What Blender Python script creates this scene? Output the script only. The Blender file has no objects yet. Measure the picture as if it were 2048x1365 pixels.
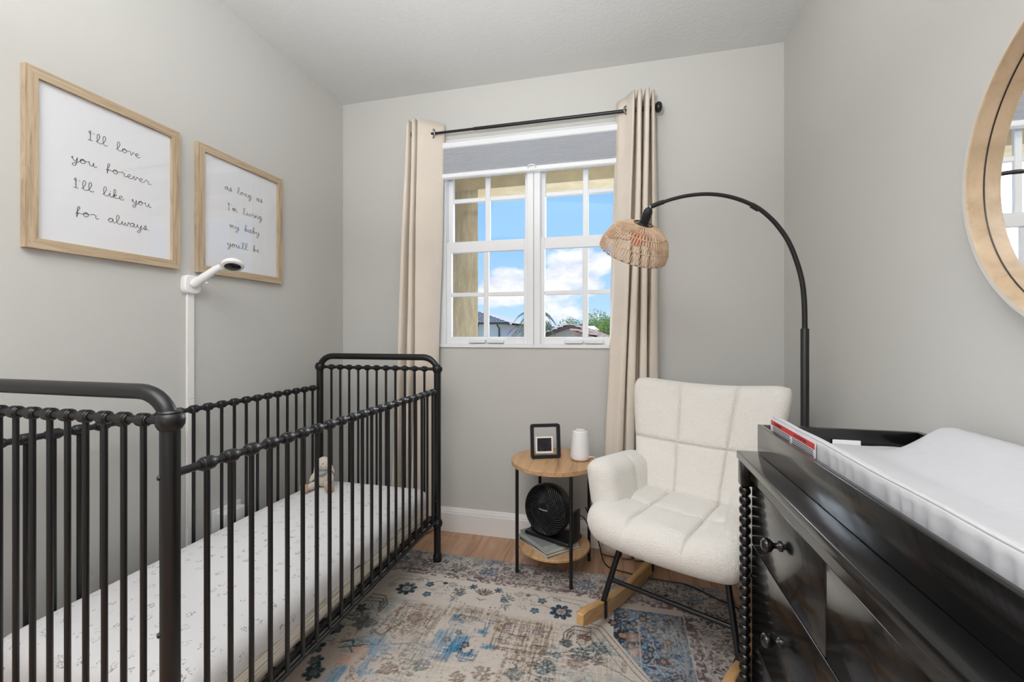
import bpy, bmesh, math, random
import numpy as np
from mathutils import Vector, Matrix, noise as mnoise
R = math.radians
PI = math.pi
random.seed(7)
SC = bpy.context.scene
COL = SC.collection

# ------------------------------------------------------------------ camera
cam_d = bpy.data.cameras.new('camera')
cam = bpy.data.objects.new('camera', cam_d)
COL.objects.link(cam)
cam.location = (0, 0, 1.22)
cam.rotation_euler = (R(90), 0, R(13.775))
cam_d.sensor_width = 36.0
cam_d.lens = 868.83 / 2048 * 36.0
cam_d.shift_y = (668.0 - 682.5) / 2048
cam_d.clip_start = 0.02
SC.camera = cam

# ------------------------------------------------------------------ exposure
SC.view_settings.view_transform = 'Standard'
SC.view_settings.look = 'None'
SC.view_settings.gamma = 1
SC.view_settings.use_curve_mapping = False
SC.view_settings.exposure = 0.04


def lin(c):
    c = c / 255.0
    return c / 12.92 if c <= 0.04045 else ((c + 0.055) / 1.055) ** 2.4


def rgb(r, g, b):
    return (lin(r), lin(g), lin(b), 1.0)


# ------------------------------------------------------------------ sky
world = bpy.data.worlds.new('sky')
SC.world = world
world.use_nodes = True
wn = world.node_tree
wn.nodes.clear()


def nd(t, kind, **kw):
    n = t.nodes.new(kind)
    for k, v in kw.items():
        if k in n.inputs:
            n.inputs[k].default_value = v
        else:
            setattr(n, k, v)
    return n


def ramp(t, stops, interp='LINEAR'):
    n = t.nodes.new('ShaderNodeValToRGB')
    n.color_ramp.interpolation = interp
    el = n.color_ramp.elements
    while len(el) > 1:
        el.remove(el[-1])
    el[0].position = stops[0][0]
    el[0].color = stops[0][1]
    for p, c in stops[1:]:
        e = el.new(p)
        e.color = c
    return n


def g(v):
    return (v, v, v, 1)


def mathn(t, op, a, b=None, clamp=False):
    n = t.nodes.new('ShaderNodeMath')
    n.operation = op
    n.use_clamp = clamp
    for i, s in enumerate((a, b)):
        if s is None:
            continue
        if isinstance(s, (int, float)):
            n.inputs[i].default_value = s
        else:
            t.links.new(s, n.inputs[i])
    return n.outputs[0]


def build_sky(t):
    L = t.links
    tc = nd(t, 'ShaderNodeTexCoord')
    sep = nd(t, 'ShaderNodeSeparateXYZ')
    L.new(tc.outputs['Generated'], sep.inputs[0])
    base = ramp(t, [(0.0, rgb(200, 226, 255)), (0.06, rgb(176, 214, 255)), (0.2, rgb(150, 200, 254)), (0.5, rgb(120, 178, 250)), (1, rgb(95, 155, 240))])
    L.new(sep.outputs['Z'], base.inputs[0])
    mp = nd(t, 'ShaderNodeMapping')
    mp.inputs['Scale'].default_value = (1, 1, 2.0)
    mp.inputs['Location'].default_value = (0.3, 0.1, 0.2)
    L.new(tc.outputs['Generated'], mp.inputs[0])
    n1 = nd(t, 'ShaderNodeTexNoise', Scale=5.5, Detail=9.0, Roughness=0.55, Distortion=0.15)
    L.new(mp.outputs[0], n1.inputs['Vector'])
    # cumulus banks: where they sit in the sky, as directions
    tot = n1.outputs['Fac']
    lowband = ramp(t, [(0.0, g(0.10)), (0.06, g(0.09)), (0.13, g(0.0)), (0.18, g(-0.0)), (0.3, g(-0.0)), (1, g(0.0))])
    L.new(sep.outputs['Z'], lowband.inputs[0])
    tot = mathn(t, 'ADD', tot, lowband.outputs[0])
    for (d, wid, amp) in (((-0.113, 0.981, 0.150), 0.10, 0.15), ((-0.045, 0.985, 0.120), 0.075, 0.12), ((-0.265, 0.955, 0.112), 0.085, 0.13),
                          ((-0.26, 0.93, 0.30), 0.06, 0.10), ((-0.12, 0.95, 0.32), 0.05, 0.09)):
        v = Vector(d).normalized()
        dn = nd(t, 'ShaderNodeVectorMath', operation='DISTANCE')
        L.new(tc.outputs['Generated'], dn.inputs[0])
        dn.inputs[1].default_value = v
        q = mathn(t, 'DIVIDE', dn.outputs['Value'], wid)
        q = mathn(t, 'SUBTRACT', 1.0, q, clamp=True)
        q = mathn(t, 'MULTIPLY', q, amp * 1.6)
        tot = mathn(t, 'ADD', tot, q)
    cm = ramp(t, [(0.0, g(0)), (0.575, g(0)), (0.64, g(0.75)), (0.72, g(1)), (1, g(1))])
    L.new(tot, cm.inputs[0])
    n2 = nd(t, 'ShaderNodeTexNoise', Scale=11.0, Detail=6.0, Roughness=0.6)
    L.new(mp.outputs[0], n2.inputs['Vector'])
    cc = ramp(t, [(0.3, rgb(205, 212, 232)), (0.5, rgb(238, 240, 248)), (0.62, rgb(255, 255, 255))])
    L.new(n2.outputs['Fac'], cc.inputs[0])
    mix = nd(t, 'ShaderNodeMixRGB')
    L.new(cm.outputs[0], mix.inputs[0])
    L.new(base.outputs[0], mix.inputs[1])
    L.new(cc.outputs[0], mix.inputs[2])
    bg = nd(t, 'ShaderNodeBackground', Strength=1.1)
    L.new(mix.outputs[0], bg.inputs[0])
    out = nd(t, 'ShaderNodeOutputWorld')
    L.new(bg.outputs[0], out.inputs[0])


build_sky(wn)


# ------------------------------------------------------------------ lights
def light(name, kind, loc, rot, energy, color, **kw):
    d = bpy.data.lights.new(name, kind)
    d.energy = energy
    d.color = color
    for k, v in kw.items():
        setattr(d, k, v)
    o = bpy.data.objects.new(name, d)
    o.location = loc
    o.rotation_euler = rot
    COL.objects.link(o)
    return o


def aim(frm, to):
    return (Vector(to) - Vector(frm)).to_track_quat('-Z', 'Y').to_euler()


# soft daylight from the open sky outside the window (broad, no hard beams)
light('sky_daylight', 'SUN', (0, 8, 6), aim((-0.9, 4.2, 2.3), (0, 0, 0.0)), 10.0, (0.86, 0.93, 1.0), angle=R(80))
# added soft fill panel under the ceiling, behind the camera
light('overhead_fill', 'AREA', (-0.7, -0.45, 2.66), aim((-0.7, -0.45, 2.66), (-0.6, -0.2, 0)), 38, (1.0, 0.99, 0.985), shape='RECTANGLE', size=1.9, size_y=1.3)
# the photographer's flash, bounced off the ceiling
light('bounce_flash', 'AREA', (-0.35, -0.2, 1.7), aim((-0.35, -0.2, 1.7), (-0.42, 0.45, 2.73)), 36, (0.97, 0.99, 1.0), shape='DISK', size=0.35, spread=R(115))
# added weak fill panel behind the camera, facing the window wall
light('rear_fill', 'AREA', (-0.4, -1.35, 1.5), aim((-0.4, -1.35, 1.5), (-0.45, 2, 1.45)), 8, (0.95, 0.98, 1.0), shape='RECTANGLE', size=1.6, size_y=1.8)

# ------------------------------------------------------------------ helpers
MATS = {}


class MB:
    """collects geometry for ONE mesh object"""

    def __init__(s):
        s.v = []
        s.f = []
        s.c = None

    def add(s, vs, fs):
        o = len(s.v)
        s.v.extend([tuple(p) for p in vs])
        s.f.extend([tuple(i + o for i in f) for f in fs])
        return s

    def box(s, a, b, bev=0.0, seg=1, M=None):
        lo = [min(a[i], b[i]) for i in range(3)]
        hi = [max(a[i], b[i]) for i in range(3)]
        bm = bmesh.new()
        bmesh.ops.create_cube(bm, size=1)
        for v in bm.verts:
            v.co = Vector([(lo[i] + hi[i]) / 2 + v.co[i] * (hi[i] - lo[i]) for i in range(3)])
        if bev > 0:
            bmesh.ops.bevel(bm, geom=list(bm.edges), offset=bev, segments=seg, profile=0.5, affect='EDGES', clamp_overlap=True)
        if M is not None:
            bmesh.ops.transform(bm, matrix=M, verts=bm.verts)
        bm.verts.index_update()
        s.add([v.co[:] for v in bm.verts], [[v.index for v in f.verts] for f in bm.faces])
        bm.free()
        return s

    def rings(s, rings, cap=True, close=True):
        n = len(rings[0])
        o = len(s.v)
        for r in rings:
            s.v.extend([tuple(p) for p in r])
        for k in range(len(rings) - 1):
            for i in range(n if close else n - 1):
                j = (i + 1) % n
                s.f.append((o + k * n + i, o + k * n + j, o + (k + 1) * n + j, o + (k + 1) * n + i))
        if cap:
            s.f.append(tuple(o + i for i in range(n))[::-1])
            s.f.append(tuple(o + (len(rings) - 1) * n + i for i in range(n)))
        return s

    def tube(s, pts, r, n=10, cap=True, flat=1.0):
        pts = [Vector(p) for p in pts]
        rr = r if isinstance(r, (list, tuple)) else [r] * len(pts)
        t0 = (pts[1] - pts[0]).normalized()
        up = Vector((0, 0, 1)) if abs(t0.z) < 0.9 else Vector((1, 0, 0))
        a = t0.cross(up).normalized()
        out = []
        for i, p in enumerate(pts):
            if i == 0:
                t = pts[1] - pts[0]
            elif i == len(pts) - 1:
                t = pts[-1] - pts[-2]
            else:
                t = (pts[i + 1] - pts[i]).normalized() + (pts[i] - pts[i - 1]).normalized()
            t.normalize()
            a = (a - t * a.dot(t))
            if a.length < 1e-6:
                a = t.orthogonal()
            a.normalize()
            b = t.cross(a)
            out.append([p + (a * math.cos(2 * PI * k / n) + b * math.sin(2 * PI * k / n) * flat) * rr[i] for k in range(n)])
        return s.rings(out, cap)

    def lathe(s, prof, n=20, o=(0, 0, 0), axis=(0, 0, 1), cap=True):
        ax = Vector(axis).normalized()
        a = ax.orthogonal().normalized()
        b = ax.cross(a)
        o = Vector(o)
        return s.rings([[o + ax * h + (a * math.cos(2 * PI * k / n) + b * math.sin(2 * PI * k / n)) * max(r, 1e-4) for k in range(n)] for (r, h) in prof], cap)

    def extrude(s, poly, d):
        """poly: closed 3D outline, d: extrusion vector"""
        d = Vector(d)
        return s.rings([[Vector(p) for p in poly], [Vector(p) + d for p in poly]], True)

    def grid(s, P, nu, nv, closeu=False):
        o = len(s.v)
        for j in range(nv):
            for i in range(nu):
                s.v.append(tuple(P(i, j)))
        for j in range(nv - 1):
            for i in range(nu if closeu else nu - 1):
                k = (i + 1) % nu
                s.f.append((o + j * nu + i, o + j * nu + k, o + (j + 1) * nu + k, o + (j + 1) * nu + i))
        return s


ROOTM = {}


def mesh_from(mb, name, mat, smooth=True, angle=38, Minv=None):
    me = bpy.data.meshes.new(name)
    vs = mb.v
    if Minv is not None:
        vs = [tuple(Minv @ Vector(p)) for p in vs]
    me.from_pydata(vs, [], mb.f)
    bm = bmesh.new()
    bm.from_mesh(me)
    bmesh.ops.recalc_face_normals(bm, faces=bm.faces)
    bm.to_mesh(me)
    bm.free()
    if mat:
        me.materials.append(mat)
    if smooth:
        me.shade_smooth()
        me.set_sharp_from_angle(angle=R(angle))
    return me


def thing(name, label, cat, loc=(0, 0, 0), rz=0.0, group=None, kind=None):
    o = bpy.data.objects.new(name, None)
    o.empty_display_size = 0.05
    COL.objects.link(o)
    o.location = loc
    o.rotation_euler = (0, 0, rz)
    if label:
        o['label'] = label
    if cat:
        o['category'] = cat
    if group:
        o['group'] = group
    if kind:
        o['kind'] = kind
    ROOTM[o.name] = Matrix.Translation(Vector(loc)) @ Matrix.Rotation(rz, 4, 'Z')
    return o


def part(name, mb, mat, parent, local=False, smooth=True, angle=38, label=None, kind=None):
    """mesh part; geometry in world coordinates unless local"""
    M = ROOTM[parent.name]
    me = mesh_from(mb, name, mat, smooth, angle, None if local else M.inverted())
    o = bpy.data.objects.new(name, me)
    COL.objects.link(o)
    o.parent = parent
    ROOTM[o.name] = M
    if label:
        o['label'] = label
    if kind:
        o['kind'] = kind
    return o


def inst(src, parent, loc=(0, 0, 0), rot=(0, 0, 0), scale=None):
    """a linked copy of a part at a local offset"""
    o = src.copy()
    COL.objects.link(o)
    o.parent = parent
    o.location = loc
    o.rotation_euler = rot
    if scale:
        o.scale = scale
    ROOTM[o.name] = ROOTM[parent.name]
    return o


def struct(name, mb, mat, parent=None, **kw):
    me = mesh_from(mb, name, mat, kw.get('smooth', True), kw.get('angle', 38))
    o = bpy.data.objects.new(name, me)
    COL.objects.link(o)
    if parent:
        o.parent = parent
    else:
        o['kind'] = 'structure'
    ROOTM[o.name] = Matrix.Identity(4)
    return o


def solo(name, mb, mat, label, cat, loc, group=None, kind=None, **kw):
    """a thing that is a single mesh"""
    me = mesh_from(mb, name, mat, kw.get('smooth', True), kw.get('angle', 38), Matrix.Translation(-Vector(loc)))
    o = bpy.data.objects.new(name, me)
    COL.objects.link(o)
    o.location = loc
    o['label'] = label
    o['category'] = cat
    if group:
        o['group'] = group
    if kind:
        o['kind'] = kind
    ROOTM[o.name] = Matrix.Translation(Vector(loc))
    return o


def mat(name, col, rough=0.5, metal=0.0, bump=None, var=None, spec=0.5, coat=0.0, sheen=0.0, coat_rough=0.1, emis=None, coords='Object', scl=None, trans=0.0, sss=0.0):
    m = bpy.data.materials.new(name)
    m.use_nodes = True
    t = m.node_tree
    b = t.nodes['Principled BSDF']
    b.inputs['Base Color'].default_value = col
    b.inputs['Roughness'].default_value = rough
    b.inputs['Metallic'].default_value = metal
    b.inputs['Specular IOR Level'].default_value = spec
    b.inputs['Coat Weight'].default_value = coat
    b.inputs['Coat Roughness'].default_value = coat_rough
    b.inputs['Sheen Weight'].default_value = sheen
    if emis:
        b.inputs['Emission Color'].default_value = emis[0]
        b.inputs['Emission Strength'].default_value = emis[1]
    tc = nd(t, 'ShaderNodeTexCoord')
    src = tc.outputs[coords]
    if scl:
        mp = nd(t, 'ShaderNodeMapping')
        mp.inputs['Scale'].default_value = scl
        t.links.new(src, mp.inputs[0])
        src = mp.outputs[0]
    if var:
        n = nd(t, 'ShaderNodeTexNoise', Scale=float(var[0]), Detail=6.0, Roughness=0.6)
        t.links.new(src, n.inputs['Vector'])
        a = var[1]
        lo = tuple(max(0, c * (1 - a)) for c in col[:3]) + (1,)
        hi = tuple(min(1, c * (1 + a)) for c in col[:3]) + (1,)
        if len(var) > 2:
            lo = var[2]
            hi = var[3] if len(var) > 3 else col
        rp = ramp(t, [(0.32, lo), (0.68, hi)])
        t.links.new(n.outputs['Fac'], rp.inputs[0])
        t.links.new(rp.outputs[0], b.inputs['Base Color'])
    if bump:
        n = nd(t, 'ShaderNodeTexNoise', Scale=float(bump[0]), Detail=float(bump[2]) if len(bump) > 2 else 4.0, Roughness=0.6)
        t.links.new(src, n.inputs['Vector'])
        bp = nd(t, 'ShaderNodeBump', Strength=float(bump[1]), Distance=bump[3] if len(bump) > 3 else 0.002)
        t.links.new(n.outputs['Fac'], bp.inputs['Height'])
        t.links.new(bp.outputs[0], b.inputs['Normal'])
    MATS[name] = m
    return m


def wood(name, lo, mid, hi, scale=(60, 4, 60), rough=0.45, rings=True, object_random=0.0, bump=0.15):
    m = bpy.data.materials.new(name)
    m.use_nodes = True
    t = m.node_tree
    b = t.nodes['Principled BSDF']
    b.inputs['Roughness'].default_value = rough
    tc = nd(t, 'ShaderNodeTexCoord')
    mp = nd(t, 'ShaderNodeMapping')
    mp.inputs['Scale'].default_value = scale
    t.links.new(tc.outputs['Object'], mp.inputs[0])
    src = mp.outputs[0]
    oi = nd(t, 'ShaderNodeObjectInfo')
    if object_random:
        ad = nd(t, 'ShaderNodeVectorMath', operation='ADD')
        t.links.new(src, ad.inputs[0])
        sc = nd(t, 'ShaderNodeVectorMath', operation='SCALE')
        t.links.new(oi.outputs['Location'], sc.inputs[0])
        sc.inputs['Scale'].default_value = 7.3
        t.links.new(sc.outputs[0], ad.inputs[1])
        src = ad.outputs[0]
    n = nd(t, 'ShaderNodeTexNoise', Scale=1.0, Detail=8.0, Roughness=0.62, Distortion=0.6)
    t.links.new(src, n.inputs['Vector'])
    rp = ramp(t, [(0.28, lo), (0.5, mid), (0.72, hi)])
    t.links.new(n.outputs['Fac'], rp.inputs[0])
    col = rp.outputs[0]
    if object_random:
        hs = nd(t, 'ShaderNodeHueSaturation')
        v = mathn(t, 'MULTIPLY_ADD', oi.outputs['Random'], object_random)
        hs_v = t.nodes[-1]
        t.nodes.active = None
        for nn in t.nodes:
            if nn.type == 'MATH' and nn.operation == 'MULTIPLY_ADD':
                nn.inputs[2].default_value = 1 - object_random / 2
        t.links.new(v, hs.inputs['Value'])
        t.links.new(col, hs.inputs['Color'])
        col = hs.outputs[0]
    t.links.new(col, b.inputs['Base Color'])
    bp = nd(t, 'ShaderNodeBump', Strength=bump, Distance=0.001)
    t.links.new(n.outputs['Fac'], bp.inputs['Height'])
    t.links.new(bp.outputs[0], b.inputs['Normal'])
    return m


def glass_mat(name, refl=0.9, tint=(1, 1, 1, 1)):
    m = bpy.data.materials.new(name)
    m.use_nodes = True
    t = m.node_tree
    t.nodes.clear()
    fr = nd(t, 'ShaderNodeFresnel', IOR=1.5)
    tr = nd(t, 'ShaderNodeBsdfTransparent')
    tr.inputs[0].default_value = tint
    gl = nd(t, 'ShaderNodeBsdfGlossy', Roughness=0.0)
    mx = nd(t, 'ShaderNodeMixShader')
    f = mathn(t, 'MULTIPLY', fr.outputs[0], refl)
    ge = nd(t, 'ShaderNodeNewGeometry')
    f = mathn(t, 'MULTIPLY', f, mathn(t, 'SUBTRACT', 1.0, ge.outputs['Backfacing']), clamp=True)
    t.links.new(f, mx.inputs[0])
    t.links.new(tr.outputs[0], mx.inputs[1])
    t.links.new(gl.outputs[0], mx.inputs[2])
    o = nd(t, 'ShaderNodeOutputMaterial')
    t.links.new(mx.outputs[0], o.inputs[0])
    return m


# ------------------------------------------------------------------ materials
M_wall = mat('wall_paint', rgb(203, 202, 198), 0.62, bump=(150, 0.16, 3, 0.0015), coords='Object')
M_ceil = mat('ceiling_texture', rgb(214, 215, 214), 0.8, bump=(55, 0.5, 5, 0.004), coords='Object')
M_trim = mat('white_trim_paint', rgb(238, 236, 234), 0.35)
M_vinyl = mat('white_vinyl', rgb(240, 242, 245), 0.3)
M_black = mat('satin_black_metal', rgb(15, 16, 19), 0.36, spec=0.5, bump=(300, 0.05, 2, 0.0005))
M_blackpaint = mat('black_lacquer', rgb(13, 13, 14), 0.2, spec=0.5, coat=0.3, coat_rough=0.05)
M_plastic = mat('black_plastic', rgb(20, 21, 24), 0.35)
M_lampmetal = mat('black_powder_coat', rgb(20, 20, 22), 0.42)
M_white = mat('white_plastic', rgb(238, 238, 240), 0.28)
M_curtain = mat('cream_linen', rgb(229, 218, 205), 0.85, bump=(900, 0.12, 2, 0.001), var=(3, 0.05))
M_blind = mat('grey_shade_fabric', rgb(184, 188, 195), 0.8)
M_glass = glass_mat('window_glass', 0.3)
M_picglass = glass_mat('picture_glass', 1.6)
M_paper = mat('white_paper', rgb(240, 241, 245), 0.7)
M_ink = mat('black_ink', rgb(25, 25, 28), 0.7)
M_oak = wood('weathered_oak', rgb(150, 128, 104), rgb(188, 166, 138), rgb(205, 186, 160), (18, 6, 120), 0.55)
M_oakv = wood('weathered_oak_upright', rgb(150, 128, 104), rgb(188, 166, 138), rgb(205, 186, 160), (18, 120, 6), 0.55)
M_tabwood = wood('table_oak', rgb(150, 112, 76), rgb(196, 156, 115), rgb(212, 176, 136), (26, 2.6, 26), 0.5)
M_rocker = wood('beech', rgb(176, 134, 84), rgb(206, 164, 112), rgb(220, 182, 132), (40, 5, 40), 0.35)
M_floor = wood('oak_floor', rgb(150, 112, 86), rgb(186, 147, 118), rgb(203, 166, 138), (24, 2.2, 24), 0.42, object_random=0.22, bump=0.08)
M_mirwood = wood('mirror_wood', rgb(160, 136, 108), rgb(190, 166, 136), rgb(206, 184, 156), (9, 9, 9), 0.4)


def boucle_mat():
    m = mat('boucle_fabric', rgb(236, 230, 222), 0.95, sheen=0.25)
    t = m.node_tree
    b = t.nodes['Principled BSDF']
    tc = nd(t, 'ShaderNodeTexCoord')
    n1 = nd(t, 'ShaderNodeTexNoise', Scale=260.0, Detail=5.0, Roughness=0.7, Distortion=1.2)
    n2 = nd(t, 'ShaderNodeTexVoronoi', Scale=230.0)
    t.links.new(tc.outputs['Object'], n1.inputs['Vector'])
    t.links.new(tc.outputs['Object'], n2.inputs['Vector'])
    s = mathn(t, 'ADD', n1.outputs['Fac'], n2.outputs['Distance'])
    bp = nd(t, 'ShaderNodeBump', Strength=0.65, Distance=0.004)
    t.links.new(s, bp.inputs['Height'])
    t.links.new(bp.outputs[0], b.inputs['Normal'])
    rp = ramp(t, [(0.25, rgb(214, 205, 194)), (0.6, rgb(238, 232, 224)), (1.0, rgb(244, 240, 234))])
    t.links.new(s, rp.inputs[0])
    t.links.new(rp.outputs[0], b.inputs['Base Color'])
    return m


M_boucle = boucle_mat()

# ------------------------------------------------------------------ room shell
XL, XR, YB, YF, ZC = -1.769, 0.834, 2.524, -1.6, 2.733
WX0, WX1, WZ0, WZ1 = -1.085, 0.112, 1.138, 2.42
T = 0.16

struct('wall_left', MB().box((XL - T, YF - T, 0), (XL, YB + T, ZC)), M_wall)
struct('wall_right', MB().box((XR, YF - T, 0), (XR + T, YB + T, ZC)), M_wall)
struct('wall_front', MB().box((XL, YF - T, 0), (XR, YF, ZC)), M_wall)
wb = MB()
wb.box((XL, YB, 0), (WX0, YB + T, ZC)).box((WX1, YB, 0), (XR, YB + T, ZC))
wb.box((WX0, YB, 0), (WX1, YB + T, WZ0)).box((WX0, YB, WZ1), (WX1, YB + T, ZC))
struct('wall_back', wb, M_wall)
struct('ceiling', MB().box((XL - T, YF - T, ZC), (XR + T, YB + T, ZC + 0.1)), M_ceil)

# floor of separate planks
fl = MB().box((XL - T, YF - T, -0.12), (XR + T, YB + T, -0.014))
floor = struct('floor', fl, mat('subfloor', rgb(80, 60, 48), 0.8))
pw = 0.192
xs = []
x = -0.792 - pw * 6
while x < XR:
    xs.append(x)
    x += pw
row = 0
for x0 in xs:
    x1 = min(x0 + pw, XR)
    x0c = max(x0, XL)
    if x1 - x0c < 0.01:
        continue
    off = [0.075, 0.62, 0.33, 0.9][row % 4] if abs(x0 - (-0.984)) > 0.01 else 0.075
    y = YB - off
    ys = [YB]
    while y > YF:
        ys.append(y)
        y -= 1.22
    ys.append(YF)
    for a, b2 in zip(ys[:-1], ys[1:]):
        if a - b2 < 0.02:
            continue
        pm = MB().box((-(x1 - x0c) / 2 + 0.0006, -(a - b2) / 2 + 0.0006, -0.014), ((x1 - x0c) / 2 - 0.0006, (a - b2) / 2 - 0.0006, 0.0), 0.0012)
        me = mesh_from(pm, 'plank', M_floor, smooth=False)
        o = bpy.data.objects.new('plank', me)
        COL.objects.link(o)
        o.parent = floor
        o.location = ((x0c + x1) / 2, (a + b2) / 2, 0)
    row += 1

# baseboards
bb = [(0, 0), (0.015, 0), (0.015, 0.112), (0.0125, 0.118), (0.0125, 0.124), (0.010, 0.130), (0.0065, 0.140), (0.004, 0.146), (0, 0.146)]
for nm, prof in (('baseboard_back', lambda d, z, k: (XL if k == 0 else XR, YB - d, z)),
                 ('baseboard_left', lambda d, z, k: (XL + d, YF if k == 0 else YB - 0.015, z)),
                 ('baseboard_right', lambda d, z, k: (XR - d, YF if k == 0 else YB - 0.015, z))):
    m_ = MB().rings([[prof(d, z, 0) for d, z in bb], [prof(d, z, 1) for d, z in bb]])
    struct(nm, m_, M_trim, smooth=False)

# ------------------------------------------------------------------ windows (two hung units side by side)
gx = [(-1.011, -0.802), (-0.770, -0.549), (-0.424, -0.203), (-0.171, 0.038)]
for wi, (xa, xb, cols) in enumerate(((WX0, -0.4865, gx[:2]), (-0.4865, WX1, gx[2:]))):
    root = struct('window_%d' % (wi + 1), MB()
                  .box((xa, YB - 0.012, WZ0 - 0.002), (xb, YB + 0.10, 1.158), 0.002)
                  .box((xa, YB - 0.004, 2.345), (xb, YB + 0.10, WZ1), 0.002)
                  .box((xa if wi == 0 else xa + 0.001, YB - 0.006, 1.158), ((-1.042 if wi == 0 else -0.4475), YB + 0.10, 2.345), 0.002)
                  .box((xb - (0.039 if wi == 0 else 0.0), YB - 0.006, 1.158), ((xb - 0.001) if wi == 0 else 0.07, YB + 0.10, 2.345), 0.002), M_vinyl, smooth=False)
    X0 = cols[0][0] - 0.031
    X1 = cols[1][1] + 0.031
    # lower sash (nearer the room) and upper sash
    for (z0, z1, g0, g1, y0, mz) in ((1.158, 1.789, 1.201, 1.722, YB + 0.012, (1.449, 1.474)), (1.789, 2.345, 1.792, 2.31, YB + 0.045, (2.042, 2.068))):
        y1 = y0 + 0.03
        sash = MB()
        sash.box((X0, y0, z0), (cols[0][0], y1, z1), 0.002).box((cols[1][1], y0, z0), (X1, y1, z1), 0.002)
        sash.box((cols[0][0], y0, z0), (cols[1][1], y1, g0), 0.002).box((cols[0][0], y0, g1), (cols[1][1], y1, z1), 0.002)
        struct('sash', sash, M_vinyl, parent=root, smooth=False)
        struct('muntin', MB().box((cols[0][1], y0 + 0.006, g0), (cols[1][0], y1 - 0.006, g1), 0.003), M_vinyl, parent=root, smooth=False)
        for (ca, cb) in cols:
            struct('muntin', MB().box((ca, y0 + 0.006, mz[0]), (cb, y1 - 0.006, mz[1]), 0.003), M_vinyl, parent=root, smooth=False)
            for (pa, pb) in ((g0, mz[0]), (mz[1], g1)):
                struct('pane', MB().box((ca, y0 + 0.013, pa), (cb, y0 + 0.016, pb)), M_glass, parent=root, smooth=False)
    # finger lifts on the bottom rail
    cx = (X0 + X1) / 2
    for s in (-0.058, 0.058):
        struct('finger_lift', MB().box((cx + s - 0.052, YB - 0.012, 1.163), (cx + s + 0.052, YB + 0.014, 1.186), 0.004), M_vinyl, parent=root)

# cellular shade, pulled up
bl = thing('window_shade', 'grey pleated cellular shade drawn up at the top of the window', 'blind', (-0.4865, YB, 2.17))
part('head_rail', MB().box((WX0 + 0.012, YB - 0.045, 2.352), (WX1 - 0.012, YB - 0.007, 2.392), 0.006), M_vinyl, bl)
zz = 2.203
k = 0
while zz < 2.348:
    h = 0.0115 if k < 14 else 0.02
    pl = []
    x0, x1 = WX0 + 0.016, WX1 - 0.016
    y0, y1 = YB - 0.010, YB - 0.040
    hh = h * 0.94
    poly = [(x0, y0, zz + hh / 2), (x0, y0 - 0.006, zz + hh), (x0, y1 + 0.004, zz + hh), (x0, y1 - 0.002, zz + hh / 2), (x0, y1 + 0.004, zz), (x0, y0 - 0.006, zz)]
    part('pleat', MB().extrude(poly, (x1 - x0, 0, 0)), M_blind, bl, smooth=False)
    zz += h
    k += 1
part('bottom_rail', MB().box((WX0 + 0.012, YB - 0.043, 2.170), (WX1 - 0.012, YB - 0.007, 2.2015), 0.006), M_vinyl, bl)
part('pull_tab', MB().tube([(-0.515, YB - 0.046, 2.187), (-0.508, YB - 0.054, 2.197), (-0.49, YB - 0.056, 2.201), (-0.472, YB - 0.054, 2.197), (-0.465, YB - 0.046, 2.187)], 0.004, 6), M_white, bl)

# ------------------------------------------------------------------ curtain rod and curtains
RY = YB - 0.092
RZ = 2.428
rod = thing('curtain_rod', 'thin black metal curtain rod spanning above the window', 'curtain rod', (-0.5, RY, RZ))
part('rod', MB().tube([(-1.225, RY, RZ), (-0.82, RY, RZ)], 0.0075, 12), M_black, rod)
part('outer_rod', MB().tube([(-0.83, RY, RZ), (0.19, RY, RZ)], 0.0095, 12), M_black, rod)
for sx, x in ((-1, -1.212), (1, 0.19)):
    part('finial', MB().lathe([(0.008, 0), (0.018, 0.001), (0.026, 0.008), (0.028, 0.016), (0.026, 0.026), (0.018, 0.033), (0.002, 0.036)], 20, (x, RY, RZ), (sx, 0, 0)), M_black, rod)
    part('bracket', MB().tube([(x - sx * 0.02, RY, RZ), (x - sx * 0.02, YB - 0.006, RZ)], 0.006, 8).lathe([(0.02, 0), (0.02, 0.006)], 16, (x - sx * 0.02, YB - 0.007, RZ), (0, 1, 0)), M_black, rod)


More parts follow.
